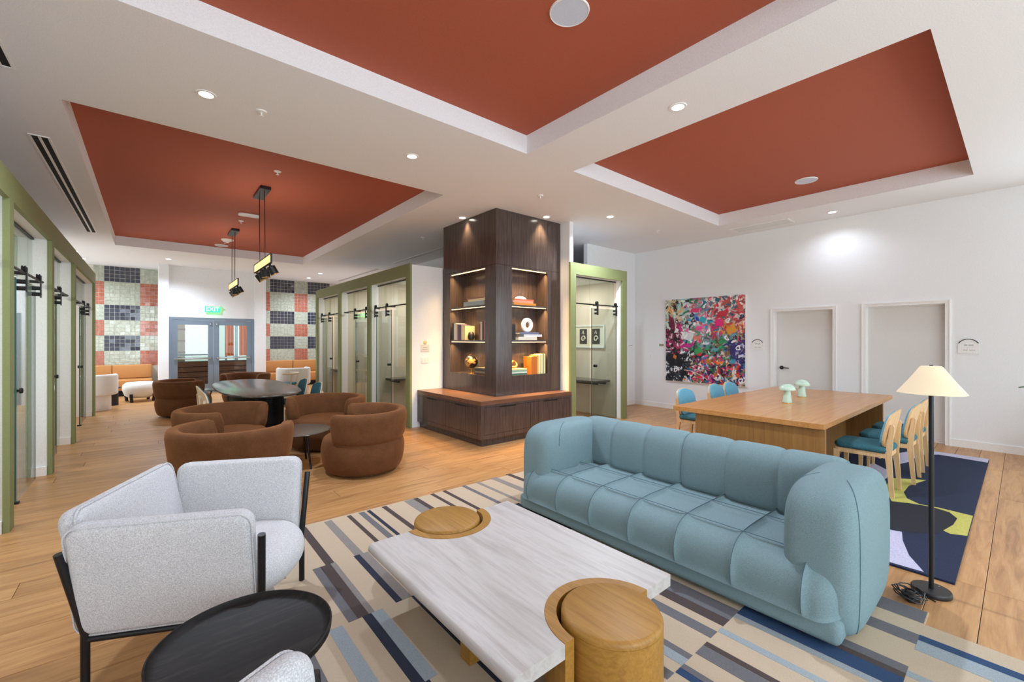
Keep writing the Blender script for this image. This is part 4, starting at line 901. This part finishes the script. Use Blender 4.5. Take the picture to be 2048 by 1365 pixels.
# ================================================================== DINING TABLE AND CHAIRS
t = thing('dining_table', 'large rectangular oak dining table with panel base', 'table', (6.44, 1.945, .0145))
obj('tabletop', MB().rbox(-1.635, 1.635, -.755, .755, .69, .745, .003, 1), 'tableoak', t)
obj('end_panel', MB().box(-1.60, -1.55, -.75, .50, 0, .69), 'tableoak_shaded', t); obj('end_panel', MB().box(1.0, 1.05, -.75, .50, 0, .69), 'tableoak_shaded', t)
obj('side_panel', MB().box(-1.55, 1.0, -.36, -.31, 0, .69), 'tableoak_shaded', t)
def dchair(lab, loc, rz, wd, seatm, backm, grp):
    """local: faces +x"""
    t = thing('dining_chair', lab, 'chair', loc, rz, grp); W = .19
    for s in (-1, 1):
        lg = MB().prism([(-.235, 0), (-.205, 0), (-.165, .40), (-.20, .70), (-.225, .71), (-.235, .69), (-.215, .40)], s*W-.013, s*W+.013, 'y'); obj('rear_leg', lg, wd, t)
        obj('front_leg', MB().prism([(.215, 0), (.238, 0), (.245, .40), (.195, .40)], s*(W+.005)-.013, s*(W+.005)+.013, 'y'), wd, t)
        obj('side_rail', MB().box(-.19, .21, s*W-.012, s*W+.012, .375, .42), wd, t)
    obj('front_rail', MB().box(.205, .232, -W, W, .375, .42), wd, t); obj('rear_rail', MB().box(-.195, -.17, -W, W, .375, .42), wd, t)
    obj('back_pin', MB().tube([(-.20, -W, .665), (-.20, W, .665)], .008, 8), wd, t, 60)
    sp = rrect(.46, .45, .09, 6); obj('seat', cushion(sp, .06, .012).xf(Matrix.Translation((.02, 0, .452))), seatm, t, 70)
    def sh(off, inset, n1=22, n2=16):
        def fn(u, v):
            y = (-1+2*u); z = v
            ang = (1-abs(2*z-1)**3.4)**(1/2.6) if 0 < z < 1 else 0
            wv = .235*(1-inset)*(.30+.70*ang); zz = .455+inset*.15+z*(.385-inset*.3)
            x = -.165-.075*z+off+.04*(y*wv/.235)**2
            return (x, y*wv, zz)
        return fn
    f1, f2 = sh(0, 0), sh(-.016, 0); mb = MB().grid(f1, 22, 12); mb.grid(lambda u, v: f2(1-u, v), 22, 12)
    n1, n2 = 22, 12; o2 = n1*n2
    for i in range(n1-1): # close top and bottom edges
        for j in (0, n2-1):
            a, b = i*n2+j, (i+1)*n2+j; c, d = o2+(n1-1-i)*n2+j, o2+(n1-2-i)*n2+j; mb.f.append((a, c, d, b) if j else (a, b, d, c))
    for j in range(n2-1):
        for i in (0, n1-1):
            a, b = i*n2+j, i*n2+j+1; c, d = o2+(n1-1-i)*n2+j, o2+(n1-1-i)*n2+j+1; mb.f.append((a, b, d, c) if i == 0 else (b, a, c, d))
    obj('back_shell', mb, wd, t, 50)
    f3, f4 = sh(.022, .06), sh(.001, .04); mb = MB().grid(f3, 22, 12); mb.grid(lambda u, v: f4(1-u, v), 22, 12)
    for i in range(n1-1):
        for j in (0, n2-1):
            a, b = i*n2+j, (i+1)*n2+j; c, d = o2+(n1-1-i)*n2+j, o2+(n1-2-i)*n2+j; mb.f.append((a, c, d, b) if j else (a, b, d, c))
    for j in range(n2-1):
        for i in (0, n1-1):
            a, b = i*n2+j, i*n2+j+1; c, d = o2+(n1-1-i)*n2+j, o2+(n1-1-i)*n2+j+1; mb.f.append((a, b, d, c) if i == 0 else (b, a, c, d))
    obj('back_pad', mb, backm, t, 60)
    return t
G = 'beech dining chairs at the oak table'
c1 = dchair('beech dining chair with teal seat on the rug side, nearest the sofa', (5.68, 1.03, .0155), PI/2, 'beech', 'teal', 'skyfab', G)
dup(c1, (6.37, .96, .0155), PI/2, 'beech dining chair with teal seat, middle of the row by the floor lamp', G); dup(c1, (7.02, .96, .0155), PI/2, 'beech dining chair with teal seat, farthest of the row by the floor lamp', G)
dup(c1, (5.98, 2.98, .0), -PI/2, 'beech dining chair across the oak table, left of the painting edge and nearest', G); dup(c1, (6.95, 2.98, .0), -PI/2, 'beech dining chair across the oak table, middle one under the painting', G); dup(c1, (7.48, 2.98, .0), -PI/2, 'beech dining chair across the oak table, farthest one under the painting', G)
G = 'pale wood chairs at the ribbed table'
c2 = dchair('pale wood chair on the left of the ribbed table, farther one', (.785, 8.15, 0), 0, 'palewood', 'teal', 'teal', G)
dup(c2, (.785, 7.45, 0), 0, 'pale wood chair on the left of the ribbed table, nearer one', G); dup(c2, (1.94, 7.6, 0), PI, 'pale wood chair on the right of the ribbed table, nearer one', G); dup(c2, (1.94, 8.45, 0), PI, 'pale wood chair on the right of the ribbed table, farther one', G)
def mush(lab, x, y):
    t = thing('mushroom_lamp', lab, 'lamp', (x, y, .7597), 0, 'mint mushroom lamps')
    obj('stem', MB().lathe([(0, 0), (.05, 0), (.052, .012), (.034, .15), (.03, .17), (0, .17)], 0, 0, 28), 'mint', t, 40)
    obj('shade', MB().lathe([(0, .155), (.05, .156), (.088, .158), (.092, .168), (.088, .185), (.072, .21), (.045, .23), (0, .24)], 0, 0, 32), 'mint', t, 60)
    obj('foot_ring', MB().lathe([(.05, 0), (.0535, 0), (.0535, .006), (.05, .006)], 0, 0, 28), 'gold', t)
mush('mint green mushroom table lamp, nearer one on the oak table', 6.11, 1.90); mush('mint green mushroom table lamp, farther one on the oak table', 6.91, 1.97)

# ================================================================== FLOOR LAMP, CORDS, PLANT
t = thing('floor_lamp', 'black floor lamp with cream cone shade beside the sofa', 'lamp', (3.66, .36, 0))
obj('base', MB().lathe([(0, 0), (.092, 0), (.094, .004), (.094, .022), (.09, .028), (0, .028)], 0, 0, 48), 'black', t, 40)
obj('pole', MB().cyl(0, 0, .028, 1.36, .0125, 20), 'blackmetal', t, 40); obj('foot_switch', MB().cyl(.05, -.03, .028, .032, .004, 10), 'steel', t)
obj('shade', MB().lathe([(.156, 1.222), (.160, 1.222), (.104, 1.302), (.053, 1.383), (.046, 1.389), (.010, 1.39), (.010, 1.386), (.044, 1.385), (.051, 1.378), (.101, 1.299), (.156, 1.222)], 0, 0, 56), 'shade', t, 60)
obj('finial', MB().cyl(0, 0, 1.36, 1.396, .009, 14), 'black', t, 40); obj('bulb', MB().lathe([(0, 1.20), (.02, 1.21), (.03, 1.25), (.015, 1.30), (0, 1.30)], .025, 0, 16), 'white', t, 60)
t = thing('power_adapter', 'black power adapter with tangled cord on the floor by the sofa', 'adapter', (3.47, .43, 0), .5)
obj('brick', MB().rbox(-.05, .05, -.028, .028, .001, .034, .006, 2), 'black', t, 40)
rr = random.Random(5); pts = []
for i in range(60):
    a = i*.62; r_ = .045+.022*math.sin(i*.37)+.012*rr.random(); pts.append((-.01+r_*math.cos(a)*1.2, .01+r_*math.sin(a), .012+.03*abs(math.sin(i*.5))+.0005*i))
obj('cord', MB().tube([tuple(p.xyz) for p in [Vector(q) for q in pts]], .004, 6), 'black', t, 60)
obj('lead', MB().tube([(.05, 0, .018), (.07, -.04, .01), (.05, -.10, .006), (.01, -.12, .006)], .004, 6), 'black', t, 60)
plain('leaf', (52, 84, 40), .45); plain('pot', (226, 224, 220), .5)
t = thing('potted_plant', 'leafy potted plant at the right picture edge by the white wall', 'plant', (8.42, -.30, 0))
obj('pot', MB().lathe([(0, 0), (.15, 0), (.19, .3), (.2, .32), (.185, .32), (.17, .28), (0, .28)], 0, 0, 28), 'pot', t, 40)
rr = random.Random(9)
for i in range(26):
    a = rr.uniform(0, 2*PI); h = rr.uniform(.35, .95); r_ = rr.uniform(.06, .26); tip = Vector((r_*math.cos(a), r_*math.sin(a), h))
    st = obj('stem', MB().tube([(0, 0, .27), (tip.x*.4, tip.y*.4, h*.7), tip[:]], .004, 5), 'leaf', t)
    lf = MB().grid(lambda u, v: ((u-.5)*.15, (v-.5)*.09*math.sin(PI*min(max(u, .02), .98)), .02*math.cos((u-.5)*3)-.012*abs(v-.5)*2), 7, 5)
    lf.xf(Matrix.Translation(tip) @ Matrix.Rotation(a, 4, 'Z') @ Matrix.Rotation(rr.uniform(-.2, .8), 4, 'Y')); obj('leaf', lf, 'leaf', st, 60)

# ================================================================== WALL THINGS
def painting():
    rr = np.random.RandomState(4); W_, H_ = 250, 258
    yy, xx = np.mgrid[0:H_, 0:W_]; u = xx/W_; v = 1-yy/H_   # v up
    img = np.zeros((H_, W_, 3)); img[:] = (206, 208, 196)
    pal = {'tl': [(214, 226, 206), (190, 214, 196), (228, 222, 196), (120, 184, 196), (226, 170, 110), (40, 36, 36)],
           'l': [(110, 24, 66), (196, 40, 120), (30, 26, 28), (230, 226, 222), (58, 40, 36), (168, 46, 96)],
           'bl': [(18, 20, 28), (24, 26, 36), (36, 38, 50), (226, 228, 232), (20, 20, 24), (60, 70, 80)],
           'c': [(226, 228, 228), (200, 206, 206), (236, 96, 156), (48, 150, 190), (150, 160, 160), (210, 90, 110), (60, 130, 90)],
           'tr': [(224, 208, 206), (206, 80, 76), (216, 110, 110), (20, 110, 130), (200, 44, 60), (232, 222, 216), (150, 60, 70)],
           'r': [(222, 146, 40), (220, 40, 120), (200, 170, 150), (60, 100, 150), (200, 60, 60), (150, 110, 80)],
           'cb': [(40, 140, 80), (80, 110, 80), (120, 90, 60), (40, 160, 120), (180, 160, 150), (50, 60, 60), (96, 150, 170)],
           'br': [(200, 36, 60), (40, 110, 170), (226, 200, 190), (30, 120, 80), (232, 120, 40), (60, 40, 110), (230, 230, 230), (20, 24, 40), (220, 60, 130)],
           'rb': [(50, 40, 120), (30, 30, 70), (120, 120, 180), (200, 200, 220), (70, 60, 90), (20, 40, 110)]}
    def reg(a, b):
        if a < .28 and b > .72: return 'tl'
        if a < .26 and b > .38: return 'l'
        if a < .34 and b <= .38: return 'bl'
        if a > .80 and .24 < b < .52: return 'rb'
        if b < .34: return 'br'
        if a < .58 and b > .48: return 'c'
        if b <= .54: return 'cb'
        if b > .70: return 'tr'
        return 'r'
    def stroke(a, b, l, w_, ang, col, al=.92):
        ca, sa = math.cos(ang), math.sin(ang); R = int(max(l, w_)*W_*1.3)+2; cx, cy = int(a*W_), int((1-b)*H_)
        x0, x1, y0, y1 = max(cx-R, 0), min(cx+R, W_), max(cy-R, 0), min(cy+R, H_)
        if x1 <= x0 or y1 <= y0: return
        du = u[y0:y1, x0:x1]-a; dv = v[y0:y1, x0:x1]-b; p = (du*ca+dv*sa)/l; q = (-du*sa+dv*ca)/w_
        k = np.clip((1.12-(np.abs(p)**2.4+np.abs(q+.25*np.sin(p*4))**2))*4, 0, 1)*al
        img[y0:y1, x0:x1] = img[y0:y1, x0:x1]*(1-k[..., None])+np.array(col)*k[..., None]
    for i in range(2600):
        a, b = rr.rand(), rr.rand(); pk = pal[reg(a+rr.randn()*.03, b+rr.randn()*.03)]; col = np.array(pk[rr.randint(len(pk))])*(rr.rand()*.3+.82)
        s = (1-i/2600)**.8*.055+.007
        if b < .34 and i > 500: s = min(s, .02)
        stroke(a, b, s*(1+rr.rand()*1.5), s*.5*(.6+rr.rand()), rr.rand()*PI, np.clip(col, 0, 255))
    big = [(.70, .70, .055, .045, .2, (228, 26, 120)), (.74, .80, .08, .035, .5, (196, 36, 56)), (.40, .855, .06, .025, .1, (230, 50, 110)), (.50, .74, .045, .035, 0, (44, 168, 190)), (.43, .75, .022, .026, .4, (20, 50, 180)), (.52, .91, .05, .03, 1.4, (20, 108, 128)), (.30, .44, .09, .025, .15, (190, 40, 130)), (.30, .55, .085, .05, .1, (224, 226, 228)), (.45, .64, .045, .03, .3, (236, 80, 150)), (.84, .62, .06, .045, .9, (222, 150, 40)), (.44, .38, .05, .035, .8, (52, 160, 90)), (.86, .40, .035, .09, 0, (46, 36, 100)), (.12, .26, .09, .085, .5, (22, 24, 32)), (.09, .72, .035, .09, .3, (112, 26, 66)), (.86, .27, .035, .025, .4, (50, 160, 184)), (.57, .26, .04, .03, .2, (180, 120, 50)), (.13, .30, .025, .025, 0, (210, 120, 50)), (.42, .53, .05, .025, .3, (220, 120, 100)), (.68, .96, .03, .025, 0, (24, 96, 120)), (.93, .88, .02, .08, .5, (206, 90, 84)), (.78, .93, .07, .02, .6, (196, 80, 76))]
    for s in big: stroke(*s)
    def squig(a, b, r_, col, w_=.005, turns=1.6):
        n = 40; dx, dy = rr.rand()*6, rr.rand()*6
        for i in range(n): q = i/n*2*PI*turns; stroke(a+r_*math.cos(q+dx)*(1-.3*i/n)+.3*r_*math.sin(2.3*q), b+r_*math.sin(q*1.1+dy), w_, w_, 0, col, 1)
    for a, b in ((.52, .90), (.80, .72), (.57, .61), (.79, .53), (.28, .55), (.15, .62), (.95, .06), (.14, .14), (.92, .42), (.24, .58), (.17, .16), (.87, .5)): squig(a, b, .022, (238, 240, 240))
    for a, b in ((.38, .74), (.36, .80), (.16, .73), (.96, .76), (.66, .35), (.34, .67), (.88, .53)): squig(a, b, .022, (24, 30, 60))
    for i in range(30): stroke(.26+.3*i/30, .145-.10*(i/30)**2, .007, .0045, 0, (226, 196, 190), 1)
    img = np.clip(img+rr.randn(H_, W_, 1)*6, 0, 255)/255
    lin = np.where(img <= .04045, img/12.92, ((img+.055)/1.055)**2.4)
    me = bpy.data.meshes.new('paint'); gx = 1.70; gz = 1.815
    X = -(u-.5)*gx; Z = (v-.5)*gz; relief = -(.006+img.mean(axis=2)*.006)
    co = np.stack([relief, X, Z], -1).reshape(-1, 3); idx = np.arange(W_*H_).reshape(H_, W_)
    q = np.stack([idx[:-1, :-1], idx[1:, :-1], idx[1:, 1:], idx[:-1, 1:]], -1).reshape(-1, 4)
    me.from_pydata(co.tolist(), [], q.tolist())
    at = me.color_attributes.new('col', 'FLOAT_COLOR', 'POINT'); at.data.foreach_set('color', np.concatenate([lin.reshape(-1, 3), np.ones((W_*H_, 1))], 1).astype(np.float32).ravel())
    m, nt, b = newmat('paint'); n = nt.nodes.new('ShaderNodeVertexColor'); n.layer_name = 'col'; lk(nt, n.outputs[0], b.inputs['Base Color']); b.inputs['Roughness'].default_value = .45
    me.materials.append(m); return me
t = thing('painting', 'large square abstract painting of many coloured paint strokes on white wall', 'painting', (XR-.045, 4.335, 1.535))
inst('paint_layer', painting(), t, (0, 0, 0)); obj('canvas', MB().box(-.005, .044, -.852, .852, -.91, .91), 'whitefab', t)
def sign(lab, y, z, w_, h_):
    t = thing('door_sign', lab, 'sign', (XR-.012, y, z), 0, 'arched door signs')
    def arch(w_, h_, cut=0):
        r = w_/2; rise = min(r, h_*.62); return [(-w_/2, 0), (w_/2, 0)]+[(w_/2*math.cos(a), h_-rise+rise*math.sin(a)) for a in [PI*i/20 for i in range(21)]]
    obj('plate', MB().prism(arch(w_, h_), 0, .011, 'x'), 'trimwhite', t)
    rise = min(w_/2, h_*.62); ar = [(w_/2*math.cos(a), h_-rise+rise*math.sin(a)) for a in [PI*(.14+.72*i/20) for i in range(21)]]
    obj('arch_rim', MB().tube([(-.002, y_, z_) for y_, z_ in ar], .0055, 6), 'darkslot', t, 60)
    plain_ = 'signtext'
    if plain_ not in MATS: plain('signtext', (176, 180, 174), .6)
    rr = random.Random(int(y*100)); q = -w_*.2
    for row, (zz, n, s) in enumerate(((h_*.52, 5, .02), (h_*.2, 9, .012))):
        x = -w_*.22 if row == 0 else -w_*.30
        mb = MB()
        for k in range(n): l = w_*(.075 if row == 0 else .055); mb.box(-.0015, 0, x, x+l*.75, zz, zz+s); x += l+(.012 if k == n//2 else 0)
        obj('raised_lettering', mb, 'signtext', t)
sign('arched white door sign between the painting and the first door', 3.285, 1.36, .20, .195); sign('arched white door sign right of the second door', .497, 1.355, .215, .205)
t = thing('wall_label', 'small olive caption label left of the painting', 'label', (XR-.006, 5.32, 1.43)); obj('plate', MB().box(0, .005, -.055, .055, -.025, .025), 'olive', t); obj('text_line', MB().box(-.001, 0, -.04, .03, -.008, .008), 'signtext', t)
def switch(lab, loc, axis, w_, n):
    t = thing('light_switch', lab, 'switch', loc); M = Matrix.Rotation(-PI/2, 4, 'Z') if axis == 'x' else Matrix.Identity(4)
    obj('plate', MB().rbox(-w_/2, w_/2, -.008, 0, -.06, .06, .003, 1).xf(M), 'white', t)
    for k in range(n): q = -w_/2+w_*(k+.5)/n; obj('rocker', MB().box(q-.016, q+.016, -.011, -.008, -.035, .035).xf(M), 'plasticwhite', t)
switch('white single light switch left of the painting', (XR, 5.60, 1.18), 'x', .075, 1); switch('white triple light switch on the white booth end wall', (3.775, 6.915, 1.19), 'y', .16, 3)
plain('brass', (206, 196, 140), .5); plain('paleplate', (216, 212, 206), .5)
t = thing('room_plaque', 'pale room plaque with round emblem above the triple switch', 'sign', (3.775, 6.914, 1.34)); obj('plate', MB().box(-.085, .085, -.006, 0, 0, .125), 'paleplate', t); obj('emblem', MB().lathe([(0, 0), (.035, 0), (.035, .006), (.02, .01), (0, .01)], 0, 0, 20).xf(Matrix.Translation((0, 0, .16)) @ Matrix.Rotation(PI/2, 4, 'X')), 'brass', t, 40); obj('raised_lettering', MB().box(-.055, .055, -.008, -.006, .03, .04).box(-.04, .04, -.008, -.006, .065, .075), 'signtext', t)
t = thing('wall_tablet', 'slim white wall plate beside the green booth frame', 'plate', (8.8, 6.029, 1.40)); obj('plate', MB().box(-.1, .1, -.012, 0, -.02, .02), 'white', t); obj('slot', MB().box(-.08, .05, -.0125, -.012, .010, .014), 'darkslot', t)
# booth interiors
def desk(lab, x0, x1, y0, y1, z):
    t = thing('wall_desk', lab, 'desk', ((x0+x1)/2, (y0+y1)/2, z-.05)); a, b = (x1-x0)/2, (y1-y0)/2
    obj('worktop', MB().rbox(-a, a, -b, b, .01, .05, .003, 1), 'walnut', t); obj('bracket', MB().box(-a+.1, -a+.13, -b+.02, b-.005, -.03, .01), 'black', t); obj('bracket', MB().box(a-.13, a-.1, -b+.02, b-.005, -.03, .01), 'black', t)
desk('dark wall desk in the booth beside the bookcase', 6.62, 7.098, 5.36, 6.85, .74); desk('dark wall desk in the nearest right booth', 3.82, 4.9, 8.28, 8.715, .74); desk('dark wall desk in the farthest right booth', 3.82, 4.9, 11.95, 12.375, .74)
t = thing('framed_prints', 'white framed set of three black and white prints in the booth', 'picture', (7.099, 6.05, 1.62)); t.rotation_euler = (0, 0, -PI/2)
obj('frame', MB().box(-.56, .56, -.03, -.012, -.24, -.21).box(-.56, .56, -.03, -.012, .21, .24).box(-.56, -.53, -.03, -.012, -.21, .21).box(.53, .56, -.03, -.012, -.21, .21), 'white', t); obj('mat_board', MB().box(-.53, .53, -.012, -.001, -.21, .21), 'paper', t)
plain('printdark', (62, 58, 56), .7)
for k, x in enumerate((-.34, .0, .34)):
    p = obj('print', MB().box(x-.1, x+.1, -.015, -.012, -.16, .16), 'printdark', t)
    obj('motif', MB().tube([(x+.055*math.cos(a)*(1-.05*i), -.017, -.05+.07*math.sin(a)*(1-.05*i)) for i, a in enumerate([q*.55 for q in range(13)])], .014, 6), 'paper', p, 60); obj('motif', MB().tube([(x-.03, -.017, .06), (x+.0, -.017, .12), (x+.02, -.017, .05)], .013, 6), 'paper', p, 60)
t = thing('booth_artwork', 'orange and cream framed artwork inside the far left booth', 'picture', (-2.2, 12.17, 1.5)); obj('frame', MB().box(-.4, .4, -.03, 0, -.55, .55), 'beech', t); obj('field', MB().box(-.36, .36, -.034, -.03, -.51, .51), 'paper', t); obj('block', MB().box(.05, .3, -.036, -.034, -.45, .45), 'orange', t)
# ================================================================== FAR SEATING
def banquette(lab, x0, x1, split):
    t = thing('banquette', lab, 'bench', (x0, 15.75, 0), 0, 'tan leather banquettes'); L = x1-x0
    obj('plinth', MB().box(.03, L-.03, .12, .72, 0, .16), 'darkslot', t)
    cur = 0
    for k, s in enumerate(split+[L]):
        obj('seat', MB().rbox(cur+.003, s-.003, 0, .6, .16, .45, .03, 3), 'tan', t, 50); obj('backrest', MB().rbox(cur+.003, s-.003, .55, .74, .455, .84, .03, 3), 'tan', t, 50); cur = s
banquette('tan leather banquette against the left tile wall', -2.6, .04, [1.0, 1.78]); banquette('tan leather banquette against the right tile wall', 2.8, 5.5, [.98, 1.9])
t = thing('pouf', 'cream boucle pouf with black legs by the left banquette', 'pouf', (-.20, 14.40, 0)); obj('cushion', MB().lathe([(0, .08), (.2, .09), (.30, .16), (.345, .30), (.335, .42), (.27, .475), (0, .49)], 0, 0, 36), 'whitefab', t, 70)
for k in range(4):
    a = PI/4+k*PI/2+.25; obj('leg', MB().tube([(.30*math.cos(a), .30*math.sin(a), 0), (.325*math.cos(a), .325*math.sin(a), .2)], .035, 12), 'black', t, 60)
def tub(lab, loc, rz):
    t = thing('tub_chair', lab, 'armchair', loc, rz, 'white tub chairs'); obj('base', MB().lathe([(0, 0), (.30, 0), (.31, .02), (.31, .36), (0, .36)], 0, 0, 36), 'whitefab', t, 40); obj('seat', MB().lathe([(0, .36), (.36, .36), (.38, .40), (.36, .45), (0, .47)], 0, 0, 36), 'whitefab', t, 60)
    sec = rrect(.11, .46, .05, 5)
    def fn(u, v):
        a = math.radians(70)+math.radians(220)*u; i = int(round(v*len(sec))) % len(sec); sx, sz = sec[i]; r_ = .37+sx; return (r_*math.cos(a), r_*math.sin(a), .56+sz)
    mb = MB().grid(fn, 40, len(sec), False, True); ns = len(sec); mb.f.append(tuple(range(ns))); mb.f.append(tuple(reversed(range(39*ns, 40*ns)))); obj('back_wrap', mb, 'whitefab', t, 60)
tub('white tub chair half hidden by the left booth post', (-.98, 13.15, 0), 1.2); tub('white tub chair half hidden by the right booth corner', (3.02, 12.95, 0), 1.6)
t = thing('column_table', 'black column side table beside the cream pouf', 'table', (-.68, 13.85, 0)); obj('column', MB().cyl(0, 0, 0, .40, .1, 28), 'black', t, 40); obj('top', MB().lathe([(0, .40), (.26, .40), (.265, .41), (.26, .425), (0, .425)], -.12, .0, 36), 'black', t, 40)
t = thing('cafe_chair', 'cream bentwood chair between the ribbed table and right banquette', 'chair', (2.62, 12.0, 0), 2.6)
obj('seat', cushion(rrect(.44, .44, .12, 6), .06, .01).xf(Matrix.Translation((0, 0, .44))), 'teal', t, 70); obj('back_hoop', MB().tube([(-.05+.24*math.cos(a), .25*math.sin(a), .70) for a in [math.radians(80+20*i) for i in range(11)]], .022, 10), 'palewood', t, 60)
for sx, sy in ((-.17, -.18), (-.17, .18), (.17, -.18), (.17, .18)): obj('leg', MB().tube([(sx*1.1, sy*1.1, 0), (sx, sy, .42)]+([(sx-.05, sy*1.15, .70)] if sx < 0 else []), .016, 10), 'palewood', t, 60)
